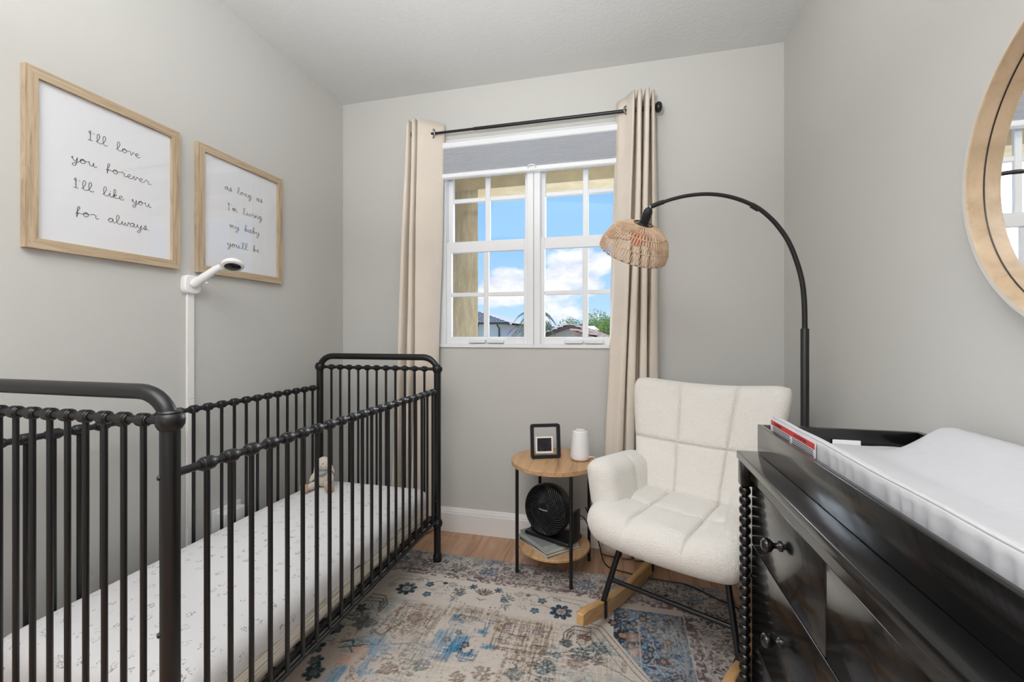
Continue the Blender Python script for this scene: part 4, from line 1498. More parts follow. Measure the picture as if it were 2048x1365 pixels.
    no = nd(t, 'ShaderNodeTexNoise', Scale=420.0, Detail=3.0)
    t.links.new(tc.outputs['Object'], no.inputs['Vector'])
    bp = nd(t, 'ShaderNodeBump', Strength=0.35, Distance=0.002)
    t.links.new(no.outputs['Fac'], bp.inputs['Height'])
    t.links.new(bp.outputs[0], bs.inputs['Normal'])
    me.materials.append(m)
    o = bpy.data.objects.new('rug', me)
    COL.objects.link(o)
    o.location = loc
    o['label'] = 'faded blue and cream patterned area rug on the wood floor'
    o['category'] = 'rug'
    return o


rug()

# ------------------------------------------------------------------ rocking armchair
chr_ = thing('rocking_chair', 'cream boucle tufted rocking armchair on beech rockers', 'chair', (0.168, 1.733, 0.0), rz=R(-26.1))


def smooth(a, lo, hi):
    t = min(1, max(0, (a - lo) / (hi - lo)))
    return t * t * (3 - 2 * t)


def spaced(n, p=1.0):
    return [math.sin((i / (n - 1) * 2 - 1) * PI / 2) * 0.8 + (i / (n - 1) * 2 - 1) * 0.2 for i in range(n)]


def cushion(w, d, h, seams_u, seams_v, amp, place, nu=100, nv=90, er=1.0, fuzz=0.0022, seed=0, cr=0.10):
    """closed tufted pad. u,v in -1..1; place(u, v, height) -> local point"""
    US, VS = spaced(nu), spaced(nv)
    for q in seams_u:
        US += [q + o / (w / 2) for o in (-.016, -.010, -.006, -.003, 0, .003, .006, .010, .016)]
    for q in seams_v:
        VS += [q + o / (d / 2) for o in (-.016, -.010, -.006, -.003, 0, .003, .006, .010, .016)]
    US, VS = sorted(US), sorted(VS)
    nu, nv = len(US), len(VS)
    mb = MB()

    def roll(t, size):
        r = h / 2 * er
        q = min(1, max(0, (abs(t) * size / 2 - (size / 2 - r)) / r))
        return math.sqrt(max(0, 1 - q * q))

    def edge(u, v):
        return roll(u, w) * roll(v, d)

    def puff(u, v):
        dd = [abs(u - q) * w / 2 for q in seams_u] + [abs(v - q) * d / 2 for q in seams_v]
        s = 0
        for x in dd:
            s = max(s, 0.60 * math.exp(-x / 0.0050) + 0.40 * math.exp(-x / 0.045))
        return -amp * s

    def P(top):
        def f(i, j):
            u, v = US[i], VS[j]
            e = edge(u, v)
            u, v = u * (1 - cr * abs(v) ** 7), v * (1 - cr * abs(u) ** 7)
            nz_ = mnoise.noise(Vector((u * w * 9 + seed, v * d * 9, 1.3 * top))) * 0.003 + mnoise.noise(Vector((u * w * 45, v * d * 45, seed))) * fuzz
            if top:
                return place(u, v, e * h / 2 + puff(u, v) * min(1, e * 1.3) + nz_ * e)
            return place(u, v, -e * h / 2)
        return f
    mb.grid(P(1), nu, nv)
    mb.grid(P(0), nu, nv)
    # weld the rims
    bm = bmesh.new()
    vs = [bm.verts.new(p) for p in mb.v]
    for f in mb.f:
        try:
            bm.faces.new([vs[i] for i in f])
        except ValueError:
            pass
    bmesh.ops.remove_doubles(bm, verts=bm.verts, dist=0.0004)
    bm.verts.index_update()
    out = MB()
    out.add([v.co[:] for v in bm.verts], [[v.index for v in f.verts] for f in bm.faces])
    bm.free()
    return out


# seat
def seat_place(u, v, hgt):
    x = u * 0.312 * (1 - 0.05 * (v + 1) / 2)
    y = 0.165 + v * 0.275 - 0.03 * (1 - u * u) * (1 - v) / 2
    z = 0.440 + 0.012 * (abs(u) ** 3) + hgt + 0.014 * (1 - v) / 2
    # rounded front belly
    return (x, y, z)


part('seat', cushion(0.62, 0.55, 0.150, [-0.34, 0.36], [-0.10], 0.029, seat_place, seed=1), M_boucle, chr_, local=True, angle=180)


# back
def back_place(u, v, hgt):
    t = (v + 1) / 2
    half = 0.262 + (0.358 - 0.262) * t ** 1.15
    x = u * half + 0.006 + 0.010 * t
    z = 0.455 + t * (0.525 + 0.038 * abs(u) ** 2.2)
    y = 0.365 + t * 0.175 + 0.0 * u
    y -= 0.055 * abs(u) ** 2.2 * (0.5 + 0.5 * t)
    n = Vector((0, -math.cos(R(18)), math.sin(R(18))))
    return (x, y + n.y * hgt, z + n.z * hgt)


part('backrest', cushion(0.66, 0.55, 0.115, [-0.335, 0.365], [-0.06], 0.025, back_place, nu=130, nv=110, seed=2, cr=0.07), M_boucle, chr_, local=True, angle=180)


# arms
def arm_place(s):
    def f(u, v, hgt):
        # u runs front to back, v runs bottom to top
        t = (v + 1) / 2
        y = 0.205 + u * 0.222
        z = 0.455 + t * (0.235 - 0.035 * (u + 1) / 2)
        x = s * (0.272 - 0.012 * (u + 1) / 2 + 0.035 * (t - 0.4))
        return (x - s * hgt, y, z)
    return f


for s in (-1, 1):
    part('armrest', cushion(0.44, 0.26, 0.135, [0.12], [], 0.018, arm_place(s), nu=70, nv=60, seed=3 + s, cr=0.12), M_boucle, chr_, local=True, angle=180)
# under-seat frame and legs
part('seat_frame', MB().tube([(-0.20, 0.06, 0.385), (0.20, 0.06, 0.385), (0.20, 0.36, 0.385), (-0.20, 0.36, 0.385), (-0.20, 0.06, 0.385)], 0.011, 10), M_black, chr_, local=True)
for s in (-1, 1):
    for (ya, yb_, zt) in ((0.075, 0.0, 0.385), (0.35, 0.50, 0.385)):
        lg = part('leg', MB().tube([(s * 0.195, ya, zt), (s * 0.258, yb_, 0.098 if yb_ < .1 else 0.085)], 0.0115, 12), M_black, chr_, local=True)
        zc_ = 0.062 if yb_ < .1 else 0.045
        part('clamp', MB().box((s * 0.262 - 0.021, yb_ - 0.011, zc_ - 0.022), (s * 0.262 - 0.016, yb_ + 0.011, zc_ + 0.042), 0.002).box((s * 0.262 + 0.016, yb_ - 0.011, zc_ - 0.022), (s * 0.262 + 0.021, yb_ + 0.011, zc_ + 0.042), 0.002).box((s * 0.262 - 0.021, yb_ - 0.014, zc_ + 0.038), (s * 0.262 + 0.021, yb_ + 0.014, zc_ + 0.043), 0.002), M_black, lg, local=True)
part('stretcher', MB().tube([(-0.233, 0.030, 0.193), (0.233, 0.030, 0.193)], 0.0095, 12), M_black, chr_, local=True)
part('stretcher', MB().tube([(-0.233, 0.44, 0.193), (0.233, 0.44, 0.193)], 0.0095, 12), M_black, chr_, local=True)
for s in (-1, 1):
    prof_t, prof_b = [], []
    cyc, Rb = 0.34, 1.62
    for k in range(25):
        y = -0.178 + k / 24 * 1.0
        zb = 0.0098 + Rb - math.sqrt(Rb * Rb - (y - cyc) ** 2)
        zb = zb if y > -.1 else zb + 0.000
        th_ = 0.062 * smooth(y, -0.20, -0.12) ** .3 * smooth(-y, -0.86, -0.76) ** .3
        prof_b.append((y, zb))
        prof_t.append((y, zb + max(th_, 0.045)))
    loop = prof_b + prof_t[::-1]
    mbk = MB().extrude([(s * 0.262 - 0.0155, y, z) for y, z in loop], (0.031, 0, 0))
    ob = part('rocker', mbk, M_rocker, chr_, local=True, smooth=True, angle=30)
    bv = ob.modifiers.new('bevel', 'BEVEL')
    bv.width = 0.004
    bv.segments = 2
    bv.limit_method = 'ANGLE'

# ------------------------------------------------------------------ arc floor lamp
lamp = thing('floor_lamp', 'tall black arc floor lamp with woven dome shade over the armchair', 'lamp', (0.700, 1.902, 0.0))
part('base', MB().lathe([(0.105, 0), (0.11, 0.004), (0.11, 0.016), (0.104, 0.022), (0.012, 0.024)], 40, (0.712, 1.905, 0)), M_lampmetal, lamp)
part('pole', MB().lathe([(0.0145, 0.022), (0.0145, 1.238), (0.0135, 1.240), (0.010, 1.240)], 18, (0.700, 1.902, 0)), M_lampmetal, lamp)
arc = [(0.700, 1.902, 1.235), (0.6985, 1.9015, 1.33), (0.691, 1.900, 1.415), (0.672, 1.899, 1.497), (0.641, 1.896, 1.580), (0.599, 1.893, 1.647), (0.558, 1.889, 1.692), (0.521, 1.886, 1.721), (0.466, 1.882, 1.750), (0.401, 1.877, 1.771), (0.336, 1.871, 1.779), (0.269, 1.866, 1.776), (0.212, 1.861, 1.765), (0.172, 1.857, 1.753)]
arcs = catmull(arc, 4)
part('arm', MB().tube(arcs, [0.0098 - 0.0028 * i / (len(arcs) - 1) for i in range(len(arcs))], 12), M_lampmetal, lamp, angle=60)
part('arm_joint', MB().tube([(0.536, 1.8873, 1.7085), (0.508, 1.885, 1.727)], 0.0108, 12), M_lampmetal, lamp)
part('arm_sleeve', MB().tube([(0.178, 1.858, 1.7555), (0.150, 1.8555, 1.7465), (0.126, 1.853, 1.737)], 0.0095, 12), M_lampmetal, lamp)
Rw = Vector((math.cos(R(13.775)), math.sin(R(13.775)), 0))
Fw = Vector((-math.sin(R(13.775)), math.cos(R(13.775)), 0))
sax = (Rw * 0.20 - Fw * 0.55 + Vector((0, 0, 0.82))).normalized()
top_c = Vector((0.100, 1.851, 1.672))
soc = part('socket', MB().lathe([(0.017, -0.020), (0.024, -0.016), (0.0245, -0.006), (0.018, 0.0), (0.0185, 0.030), (0.018, 0.050), (0.012, 0.062), (0.003, 0.066)], 24, top_c, sax), M_lampmetal, lamp)
part('socket_label', MB().lathe([(0.0187, 0.012), (0.0189, 0.012), (0.0189, 0.036), (0.0187, 0.036)], 24, top_c, sax, cap=False), M_lampmetal, soc)
part('bulb', MB().lathe([(0.012, -0.014), (0.014, -0.022), (0.022, -0.036), (0.031, -0.055), (0.034, -0.072), (0.030, -0.088), (0.018, -0.098), (0.003, -0.101)], 24, top_c, sax), mat('coral_bulb', rgb(226, 108, 84), 0.3), lamp, label='coral coloured bulb')
# wire carrier and woven paper rope dome
tiers = [(0.040, -0.004), (0.106, -0.036), (0.134, -0.083), (0.142, -0.130)]
M_rope = mat('paper_rope', rgb(206, 176, 148), 0.8, bump=(700, 0.5, 2, 0.001), var=(40, 0.2))
sa = sax.orthogonal().normalized()
sb = sax.cross(sa)


def sp(rr, h, a):
    return top_c + sax * h + (sa * math.cos(a) + sb * math.sin(a)) * rr


shade = part('shade_frame', MB().tube([sp(0.040, -0.004, 2 * PI * k / 48) for k in range(49)], 0.0016, 6, cap=False)
             .tube([sp(0.142, -0.130, 2 * PI * k / 64) for k in range(65)], 0.0022, 6, cap=False), M_lampmetal, lamp)
for k in range(8):
    a = 2 * PI * k / 8
    part('spoke', MB().tube([sp(0.016, -0.014, a), sp(0.041, -0.004, a)], 0.0012, 5), M_lampmetal, shade)
for ti in range(3):
    (r0, h0), (r1, h1) = tiers[ti], tiers[ti + 1]
    n = (46, 62, 70)[ti]
    for k in range(n):
        a = 2 * PI * k / n
        da = 2 * PI / n * 0.42
        # each rope zig-zags down and back up the tier
        m_ = MB()
        rm, hm = (r0 + r1) / 2 + 0.004, (h0 + h1) / 2 + 0.004
        m_.tube([sp(r0, h0, a - da * .25), sp(rm, hm, a - da * .5), sp(r1, h1, a - da * .9)], 0.0018, 5, cap=False)
        m_.tube([sp(r0, h0, a + da * .25), sp(rm, hm, a + da * .5), sp(r1, h1, a + da * .9)], 0.0018, 5, cap=False)
        part('rope_strand', m_, M_rope, shade, angle=180)
    rr, hh = r1, h1
    part('rope_ring', MB().tube([sp(rr + 0.0012 * math.sin(k * 1.9), hh + 0.0012 * math.cos(k * 2.3), 2 * PI * k / 96) for k in range(97)], 0.0026, 6, cap=False), M_rope, shade, angle=180)
part('rope_ring', MB().tube([sp(0.042, -0.006, 2 * PI * k / 64) for k in range(65)], 0.0028, 6, cap=False), M_rope, shade, angle=180)

# ------------------------------------------------------------------ dresser
DX0 = 0.384      # drawer face
DTX = 0.354      # edge of the top
DYB, DYF = 1.450, 0.452
dr = thing('dresser', 'glossy black spindle-post dresser against the right wall', 'dresser', (0.60, 0.95, 0.0))
part('top', MB().box((DTX, DYF - 0.02, 0.836), (XR - 0.004, DYB + 0.021, 0.86), 0.004, 3), M_blackpaint, dr, angle=50)
part('carcass', MB().box((DX0 + 0.012, DYF + 0.01, 0.10), (XR - 0.018, DYB - 0.012, 0.836)), M_blackpaint, dr, smooth=False)
part('apron', MB().box((DX0 - 0.004, DYF + 0.022, 0.786), (DX0 + 0.012, DYB - 0.026, 0.836), 0.002), M_blackpaint, dr, smooth=False)
part('plinth', MB().box((DX0 + 0.002, DYF + 0.022, 0.06), (DX0 + 0.018, DYB - 0.026, 0.105), 0.002), M_blackpaint, dr, smooth=False)
for (px_, py_) in ((0.372, DYB - 0.004), (0.372, DYF + 0.004)):
    part('post_block', MB().box((px_ - 0.016, py_ - 0.020, 0.762), (px_ + 0.02, py_ + 0.016, 0.836), 0.004, 2), M_blackpaint, dr)
    zb = 0.745
    pc = MB().lathe([(0.009, 0.02), (0.009, 0.764)], 12, (px_, py_, 0))
    part('post_core', pc, M_blackpaint, dr)
    bead = None
    while zb > 0.10:
        if bead is None:
            bead = part('bead', MB().lathe([(0.008, -0.0145), (0.0128, -0.0115), (0.0158, -0.006), (0.0166, 0.0), (0.0158, 0.006), (0.0128, 0.0115), (0.008, 0.0145)], 16, (0, 0, 0)), M_blackpaint, dr, local=True)
            bead.location = Vector((px_, py_, zb)) - dr.location
        else:
            inst(bead, dr, Vector((px_, py_, zb)) - dr.location)
        zb -= 0.0298
    part('foot', MB().lathe([(0.012, 0), (0.016, 0.004), (0.018, 0.05), (0.014, 0.09)], 16, (px_, py_, 0.0085)), M_blackpaint, dr)
drs = [(0.950, DYB - 0.028, 0.598, 0.782, (1.185,)), (DYF + 0.024, 0.946, 0.598, 0.782, (0.712,)),
       (DYF + 0.024, DYB - 0.028, 0.328, 0.594, (1.185, 0.712)), (DYF + 0.024, DYB - 0.028, 0.108, 0.324, (1.185, 0.712))]
for (ya, yb_, za, zb_, kn) in drs:
    d_ = part('drawer', MB().box((DX0, ya, za), (DX0 + 0.018, yb_, zb_), 0.0022, 2), M_blackpaint, dr, angle=50)
    for ky in kn:
        kz = za + (zb_ - za) * (0.56 if zb_ - za < .25 else 0.52)
        part('knob', MB().lathe([(0.0125, 0.0), (0.0125, 0.003), (0.0075, 0.007), (0.0065, 0.014), (0.009, 0.018), (0.0150, 0.023), (0.0172, 0.030), (0.0160, 0.037), (0.010, 0.042), (0.002, 0.0435)], 24, (DX0, ky, kz), (-1, 0, 0)), M_blackpaint, d_, angle=70)

# changing tray
tr = thing('changing_tray', 'black wooden changing tray standing on the dresser top', 'changing tray', (0.61, 0.98, 0.8605))
tx0, tx1, ty0, ty1, tz = 0.409, XR - 0.012, 0.505, 1.456, 0.9455
part('front_rail', MB().box((tx0, ty0, 0.8605), (tx0 + 0.0135, ty1, tz), 0.0018, 2), M_blackpaint, tr, angle=50)
part('rear_rail', MB().box((tx1 - 0.016, ty0, 0.8605), (tx1, ty1, tz), 0.0018, 2), M_blackpaint, tr, angle=50)
part('end_rail', MB().box((tx0 + 0.014, ty1 - 0.016, 0.8605), (tx1 - 0.0165, ty1, tz), 0.0018, 2), M_blackpaint, tr, angle=50)
part('end_rail', MB().box((tx0 + 0.014, ty0, 0.8605), (tx1 - 0.0165, ty0 + 0.016, tz), 0.0018, 2), M_blackpaint, tr, angle=50)

# contoured changing pad with cover
M_pad = mat('white_terry_cover', rgb(201, 201, 205), 0.85, bump=(5, 0.35, 5, 0.02))
pad = thing('changing_pad', 'white contoured changing pad lying in the black tray', 'changing pad', (0.61, 0.98, 0.8615))
PX0, PX1, PY0, PY1 = 0.442, 0.798, 0.535, 1.436


def pad_top(x, y):
    s1 = smooth(x, PX0 + 0.012, 0.56)
    near = 0.976 - (0.976 - 0.905) * s1 ** 0.75
    endf = smooth(y, 1.41, 1.26)
    s2 = smooth(x, 0.655, 0.775) * (1 - smooth(y, 1.27, 1.40))
    z = near + s2 * (0.993 - 0.905)
    z += 0.004 * mnoise.noise(Vector((x * 14, y * 6, 0))) + 0.003 * mnoise.noise(Vector((x * 40, y * 12, 5))) * s2
    return z


nxp, nyp = 46, 130
prof_pts = []


def padP(i, j):
    # cross-section loop: up the near side, over the top, down the far side
    y = PY0 + (PY1 - PY0) * j / (nyp - 1)
    ends = min(1, min(y - PY0, PY1 - y) / 0.012 + 0.0)
    ruff = 0.0035 * math.sin(y * 150 + 2.2 * math.sin(y * 31)) * smooth(y, 1.30, 1.18)
    if i < 10:
        t = i / 9
        zt = pad_top(PX0 + 0.006, y) - 0.006
        z = 0.863 + (zt - 0.863) * t
        x = PX0 + ruff * math.sin(PI * min(1, t * 1.0)) + 0.004 * (1 - t)
        return (x, y, z)
    if i < 36:
        t = (i - 10) / 25
        x = PX0 + 0.003 + (PX1 - 0.006 - PX0) * t
        z = pad_top(x, y)
        if t < 0.04:
            z -= 0.003
        z -= (1 - ends) * 0.008
        return (x, y, z)
    t = (i - 36) / 9
    zt = pad_top(PX1 - 0.004, y) - 0.008
    return (PX1, y, zt + (0.863 - zt) * t)


pm = MB().grid(padP, nxp, nyp)
for j in (0, nyp - 1):
    pm.f.append(tuple(j * nxp + i for i in range(nxp)))
pm.f.extend([((j + 1) * nxp, j * nxp, j * nxp + nxp - 1, (j + 1) * nxp + nxp - 1) for j in range(nyp - 1)])
part('cover', pm, M_pad, pad, angle=75)
part('piping', MB().tube([(PX0 + 0.004, y_, pad_top(PX0 + 0.006, y_) - 0.002) for y_ in [PY0 + 0.01 + (PY1 - PY0 - 0.008) * k / 60 for k in range(61)]], 0.0028, 8), M_pad, pad, angle=60)
# warning label on the near side
M_red = mat('label_red', rgb(214, 62, 60), 0.5)
wl = part('warning_label', MB().box((PX0 - 0.0052, 1.128, 0.912), (PX0 - 0.0045, 1.429, 0.9700)), M_paper, pad, smooth=False, label='white warning label with a red band')
part('red_band', MB().box((PX0 - 0.0058, 1.132, 0.9535), (PX0 - 0.0053, 1.424, 0.9675)), M_red, wl, smooth=False)
LF = Matrix(((0, 0, -1, PX0 - 0.0060), (-1, 0, 0, 1.37), (0, 1, 0, 0.9603), (0, 0, 0, 1)))
text_part('lettering', '\u25B2 WARNING', 0.0105, LF, M_ink, wl, local=False)
LF2 = LF.copy()
LF2[1][3] = 1.215
text_part('lettering', '\u25B2 ATTENTION', 0.0105, LF2, M_ink, wl, local=False)
tm = MB()
for blk in (1.408, 1.265):
    for r_ in range(6):
        y_ = blk
        while y_ > blk - 0.125 + (0.05 if r_ == 5 else 0):
            w_ = random.uniform(0.003, 0.009)
            tm.box((PX0 - 0.0057, y_ - w_, 0.9490 - r_ * 0.0043), (PX0 - 0.0053, y_, 0.9510 - r_ * 0.0043))
            y_ -= w_ + 0.0016
part('fine_print', tm, M_ink, wl, smooth=False, kind='stuff')
part('end_tag', MB().box((0.598, PY1 - 0.004, 0.885), (0.668, PY1 - 0.001, 0.916), 0.001), M_white, pad, label='white fabric tag at the far end')

# ------------------------------------------------------------------ round mirror
MYc, MZc, MR = 0.894, 1.559, 0.368
mir = thing('mirror', 'round mirror in a deep light wood frame on the right wall', 'mirror', (XR, MYc, MZc))
xo, xi = XR - 0.039, XR - 0.003


def ringp(x, r, n=96):
    return [(x, MYc + r * math.cos(2 * PI * k / n), MZc + r * math.sin(2 * PI * k / n)) for k in range(n)]


part('frame', MB().rings([ringp(xi, MR - 0.013), ringp(xo + 0.002, MR - 0.013), ringp(xo, MR - 0.011)], cap=False), M_mirwood, mir, angle=40)
part('frame_edge', MB().rings([ringp(xo, MR - 0.011), ringp(xo, MR - 0.001), ringp(xo + 0.002, MR), ringp(xi, MR)], cap=False), mat('pale_frame_edge', rgb(206, 200, 190), 0.45), mir, angle=40)
part('gasket', MB().rings([ringp(xi - 0.0032, MR - 0.0132), ringp(xi - 0.0032, MR - 0.0148), ringp(xi - 0.002, MR - 0.0148)], cap=False), M_plastic, mir)
part('mirror_glass', MB().rings([ringp(xi - 0.002, MR - 0.014), ringp(xi, MR - 0.014)]), mat('silvered_glass', (0.95, 0.95, 0.95, 1), 0.0, 1.0), mir, smooth=False)

# ------------------------------------------------------------------ outside
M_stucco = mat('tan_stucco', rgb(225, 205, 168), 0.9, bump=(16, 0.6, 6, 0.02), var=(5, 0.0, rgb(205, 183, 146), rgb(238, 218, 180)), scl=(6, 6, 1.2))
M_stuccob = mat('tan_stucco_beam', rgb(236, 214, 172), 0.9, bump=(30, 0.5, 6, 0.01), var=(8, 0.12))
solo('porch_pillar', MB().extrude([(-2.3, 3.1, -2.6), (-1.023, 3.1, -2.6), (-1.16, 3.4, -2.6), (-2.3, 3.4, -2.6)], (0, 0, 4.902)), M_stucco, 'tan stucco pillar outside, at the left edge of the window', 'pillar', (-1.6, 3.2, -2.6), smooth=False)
pb = thing('porch_beam', 'tan stucco beam across the top of the window view outside', 'beam', (-0.5, 3.2, 2.3))
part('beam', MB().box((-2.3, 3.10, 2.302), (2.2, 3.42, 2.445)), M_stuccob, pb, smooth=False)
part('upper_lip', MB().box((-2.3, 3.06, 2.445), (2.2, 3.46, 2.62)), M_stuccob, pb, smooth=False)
solo('eave_soffit', MB().box((-2.3, YB + T + .001, 2.62), (2.2, 3.5, 2.72)), mat('soffit_paint', rgb(196, 184, 160), 0.9), 'pale soffit under the roof edge above the window outside', 'soffit', (0, 3.0, 2.62), smooth=False)

struct('bounce_slab', MB().box((-14, YB + T + 0.02, -3.1), (12, 13, -2.99)), mat('pale_bounce_slab', rgb(222, 216, 206), 0.9, var=(1.5, 0.06)))  # unseen slab, added below the sill to bounce daylight up onto the ceiling
struct('ground', MB().box((-90, 4, -3.2), (60, 160, -3.0)), mat('grass_ground', rgb(112, 122, 82), 0.95, var=(0.5, 0.2)))

M_hw = mat('house_wall', rgb(236, 236, 238), 0.85)
M_hw2 = mat('house_wall_cream', rgb(240, 232, 216), 0.85)
M_slate = mat('slate_tiles', rgb(112, 110, 110), 0.8, var=(8, 0.3))
M_terra = mat('terracotta_tiles', rgb(186, 146, 124), 0.8, var=(4, 0.25))
M_gut = mat('brown_gutter', rgb(92, 78, 72), 0.6)


def tile_rows(root, a, b, c, d, rows, cols, m, name='roof_tile_row', th=0.06):
    """rows of barrel tiles on the quad a-b (eave) c-d (ridge)"""
    a, b, c, d = map(Vector, (a, b, c, d))
    n = (b - a).cross(d - a).normalized()
    if n.z < 0:
        n = -n
    for r_ in range(rows):
        t0, t1 = r_ / rows, (r_ + 1) / rows
        e0, e1 = a.lerp(d, t0), b.lerp(c, t0)
        f0, f1 = a.lerp(d, t1), b.lerp(c, t1)
        k = max(3, int(cols * (e1 - e0).length / (b - a).length))
        lo_, hi_ = [], []
        for q in range(2 * k + 1):
            u = q / (2 * k)
            bump_ = th if q % 2 else 0.0
            lo_.append(e0.lerp(e1, u) + n * (bump_ + th))
            hi_.append(f0.lerp(f1, u) + n * (bump_ + 0.0))
        mb = MB().rings([lo_, hi_], cap=False, close=False)
        mb.rings([[p - n * th * 1.8 for p in lo_], lo_], cap=False, close=False)
        part(name, mb, m, root, smooth=False)


# house on the left with the grey roof
h1 = thing('house', 'pale grey neighbouring house with a dark tiled hip roof, left in the window', 'house', (-8.5, 22.0, -3.0))
k_ = 22.0 / 20.0
part('wall', MB().box((-12.5, 22.0, -3.0), (-5.95, 30.0, 1.72)), M_hw, h1, smooth=False)
part('roof', MB().add([(-13.1, 21.4, 1.78), (-5.4, 21.4, 1.78), (-5.4, 30.6, 1.78), (-13.1, 30.6, 1.78), (-10.9, 24.8, 2.62), (-8.4, 24.8, 2.62), (-8.4, 27, 2.62), (-10.9, 27, 2.62)],
                      [(0, 1, 5, 4), (1, 2, 6, 5), (2, 3, 7, 6), (3, 0, 4, 7), (4, 5, 6, 7), (0, 3, 2, 1)]), M_slate, h1, smooth=False)
tile_rows(h1, (-13.1, 21.4, 1.78), (-5.4, 21.4, 1.78), (-8.4, 24.8, 2.62), (-10.9, 24.8, 2.62), 9, 56, M_slate, th=0.03)
part('gutter', MB().box((-13.1, 21.3, 1.70), (-5.36, 21.42, 1.78)), M_gut, h1, smooth=False)
part('soffit', MB().box((-13.1, 21.4, 1.71), (-5.4, 22.0, 1.75)), M_trim, h1, smooth=False)
part('downpipe', MB().tube([(-6.02, 21.34, 1.70), (-6.06, 21.9, 1.5), (-6.06, 21.93, -3.0)], 0.04, 8), M_gut, h1)
part('downpipe', MB().tube([(-7.02, 21.34, 1.70), (-7.30, 21.9, 1.45), (-7.30, 21.93, -3.0)], 0.04, 8), M_gut, h1)
part('window', MB().box((-8.8, 21.93, -0.2), (-7.95, 21.99, 1.25)), mat('far_window', rgb(150, 156, 166), 0.3), h1, smooth=False)

# gabled house with the terracotta roof
h2 = thing('house', 'cream house with a gabled terracotta roof, right of the window mullion', 'house', (-3.0, 22.0, -3.0))
gyy = 22.0
part('wall', MB().extrude([(-4.4, gyy + .4, -3), (-0.6, gyy + .4, -3), (-0.6, gyy + .4, 0.84), (-2.42, gyy + .4, 1.50), (-4.4, gyy + .4, 0.80)], (0, 7, 0)), M_hw2, h2, smooth=False)
part('roof', MB().extrude([(-4.75, gyy, 0.82), (-2.42, gyy, 1.66), (-0.2, gyy, 0.86), (-0.2, gyy, 0.74), (-2.42, gyy, 1.54), (-4.75, gyy, 0.70)], (0, 8, 0)), M_terra, h2, smooth=False)
part('bargeboard', MB().extrude([(-4.8, gyy - .04, 0.80), (-2.42, gyy - .04, 1.64), (-0.15, gyy - .04, 0.84), (-0.15, gyy - .04, 0.68), (-2.42, gyy - .04, 1.48), (-4.8, gyy - .04, 0.64)], (0, .06, 0)), mat('bargeboard_brown', rgb(122, 92, 80), 0.7), h2, smooth=False)
tile_rows(h2, (-4.75, gyy, 0.84), (-4.75, gyy + 8, 0.84), (-2.42, gyy + 8, 1.68), (-2.42, gyy, 1.68), 8, 22, M_terra)
tile_rows(h2, (-0.2, gyy, 0.88), (-0.2, gyy + 8, 0.88), (-2.42, gyy + 8, 1.68), (-2.42, gyy, 1.68), 8, 22, M_terra)
h3 = thing('house', 'far house with a low sloping terracotta roof, lower right of the window', 'house', (0.2, 17.0, -3.0))
part('wall', MB().box((-0.9, 17.3, -3), (3.4, 22, 0.4)), M_hw2, h3, smooth=False)
part('roof', MB().extrude([(-1.85, 17.0, 1.35), (3.0, 17.0, 0.1), (3.0, 17.0, -0.05), (-1.85, 17.0, 1.2)], (0, 4.5, 0)), M_terra, h3, smooth=False)
tile_rows(h3, (3.0, 17.0, 0.12), (3.0, 21.5, 0.12), (-1.85, 21.5, 1.37), (-1.85, 17.0, 1.37), 14, 16, M_terra)
h4 = thing('house', 'distant house with a pale terracotta roof just above the gabled one', 'house', (-2.0, 38.0, -3.0))
part('wall', MB().box((-3.8, 38.3, -3), (-1.9, 44, 1.45)), M_hw2, h4, smooth=False)
part('roof', MB().add([(-4.1, 38, 1.45), (-1.6, 38, 1.45), (-1.6, 44, 1.45), (-4.1, 44, 1.45), (-3.5, 41, 1.95), (-2.2, 41, 1.95)], [(0, 1, 5, 4), (1, 2, 5), (2, 3, 4, 5), (3, 0, 4), (0, 3, 2, 1)]), mat('pale_terracotta', rgb(214, 180, 156), 0.8), h4, smooth=False)


# vegetation
def leaf_mat(name, c):
    return mat(name, c, 0.75, var=(2.0, 0.45))


M_leaf = [leaf_mat('foliage_olive', rgb(150, 170, 84)), leaf_mat('foliage_green', rgb(120, 150, 74)), leaf_mat('foliage_bright', rgb(186, 194, 110)), leaf_mat('foliage_dark', rgb(88, 118, 72))]
M_bark = mat('bark', rgb(104, 86, 70), 0.9)


def tree(label, x, y, zb, h, w, mi, leaves=700, ls=0.16, seed=0):
    rnd = random.Random(seed)
    root = thing('tree', label, 'tree', (x, y, -3.0))
    part('trunk', MB().tube([(x, y, -3.0), (x + 0.1, y, zb + h * 0.5)], [0.14, 0.06], 8), M_bark, root)
    mb = MB()
    lobes = [(rnd.uniform(-.6, .6) * w / 2, rnd.uniform(-.4, .4) * w / 2, rnd.uniform(.35, .75) * h, rnd.uniform(.3, .5)) for _ in range(9)]
    h *= 1.3
    ls *= 0.5
    for k in range(leaves * 6):
        lx, ly, lz, lr = rnd.choice(lobes)
        d = Vector((rnd.gauss(0, 1), rnd.gauss(0, 1), rnd.gauss(0, 1))).normalized()
        p = Vector((x + lx, y + ly, zb + lz)) + Vector((d.x * lr * w * .75, d.y * lr * w * .6, d.z * lr * h * .75)) * rnd.uniform(.1, 1.0) ** .5
        a = Vector((rnd.gauss(0, 1), rnd.gauss(0, 1), rnd.gauss(0, 1))).normalized() * ls
        b = a.orthogonal().normalized() * ls * .7
        o = len(mb.v)
        mb.v.extend([tuple(p - a), tuple(p + b), tuple(p + a), tuple(p - b)])
        mb.f.append((o, o + 1, o + 2, o + 3))
    part('foliage', mb, M_leaf[mi], root, smooth=False, kind='stuff')
    return root


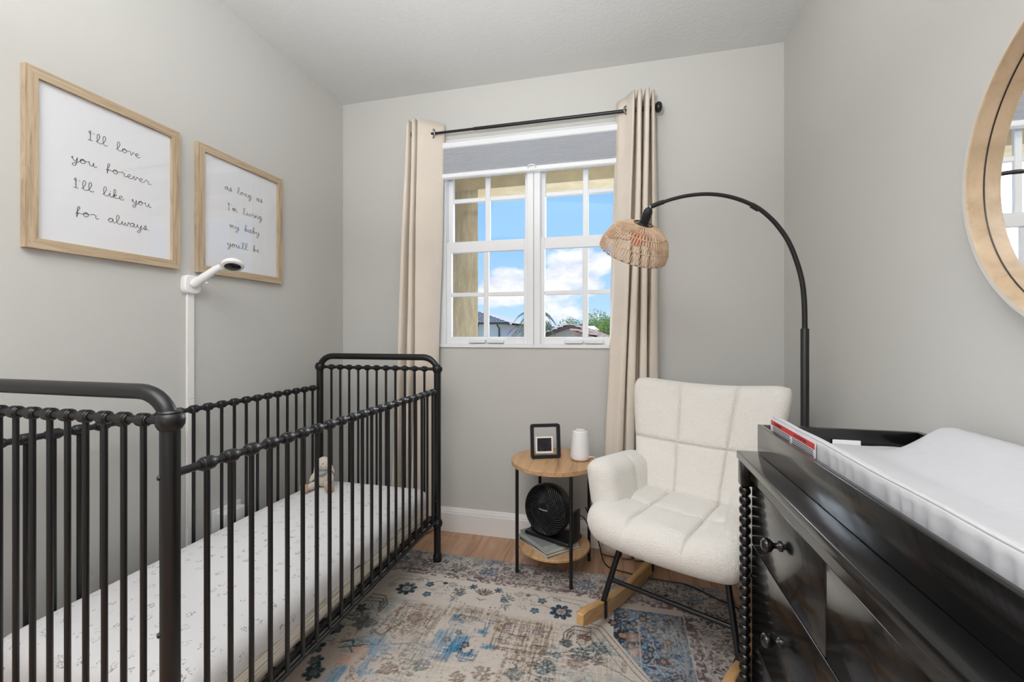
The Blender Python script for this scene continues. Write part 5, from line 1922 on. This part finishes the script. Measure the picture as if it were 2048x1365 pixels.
tree('dense green tree behind the palm, left of the mullion', -5.3, 30, -1.2, 2.9, 2.6, 3, 900, .13, 1)
tree('bright shrub-like tree beside the pale grey house', -4.55, 20.5, -1.6, 2.6, 1.4, 2, 700, .09, 2)
tree('dark round tree right of the mullion, left of the gable', -5.6, 34, -0.6, 2.6, 1.7, 3, 700, .13, 3)
tree('broad green tree behind the gabled terracotta roof', -4.0, 46, -0.9, 3.4, 4.0, 1, 1100, .17, 4)
tree('olive green tree above the distant pale roof', -1.6, 48, -1.0, 4.1, 4.6, 0, 1200, .18, 5)
tree('olive green tree at the right edge of the window view', -0.2, 34, -1.2, 3.6, 2.6, 0, 1200, .13, 6)
tree('tall dark green tree nearest the right curtain, over the rooftops', 1.6, 36, -1.2, 4.4, 3.4, 1, 900, .15, 7)
tree('green tree left of the others, behind the pillar outside', -9.5, 36, -1.2, 3.4, 4.4, 1, 900, .16, 8)

# palms
M_frond = mat('palm_green', rgb(92, 112, 70), 0.7)


def palm(label, x, y, ztop, fr, nf, seed):
    rnd = random.Random(seed)
    root = thing('palm_tree', label, 'palm tree', (x, y, -3.0))
    part('trunk', MB().tube(catmull([(x, y, -3.0), (x + .08, y, ztop * .3 - 1), (x, y, ztop)], 6), 0.09, 8), M_bark, root)
    for k in range(nf):
        a = 2 * PI * k / nf + rnd.uniform(-.2, .2)
        lift = rnd.uniform(.15, .75)
        mb = MB()
        sp_ = []
        for q in range(9):
            t = q / 8
            r_ = fr * t
            z_ = ztop + fr * (lift * t * 1.3 - 1.15 * t * t)
            sp_.append(Vector((x + math.cos(a) * r_, y + math.sin(a) * r_, z_)))
        mb.tube(sp_, 0.008, 4)
        side = Vector((-math.sin(a), math.cos(a), 0))
        for q in range(16):
            t = (q + 1) / 17
            i0 = min(7, int(t * 8))
            p = sp_[i0].lerp(sp_[i0 + 1], t * 8 - i0)
            L_ = fr * .34 * math.sin(PI * (0.15 + 0.8 * t))
            for s in (-1, 1):
                tip = p + side * s * L_ * .75 + Vector((math.cos(a), math.sin(a), 0)) * L_ * .4 - Vector((0, 0, L_ * .45))
                w_ = Vector((math.cos(a), math.sin(a), 0)) * 0.013
                mb.add([p - w_, p + w_, tip], [(0, 1, 2)])
        part('frond', mb, M_frond, root, smooth=False)
    return root


palm('tall feathery palm rising behind the window mullion', -3.32, 17.5, 2.0, 0.88, 17, 3)
palm('lower feathery palm beside the pale grey house', -4.15, 21.0, 1.45, 1.25, 15, 5)

print('objects', len(bpy.data.objects))
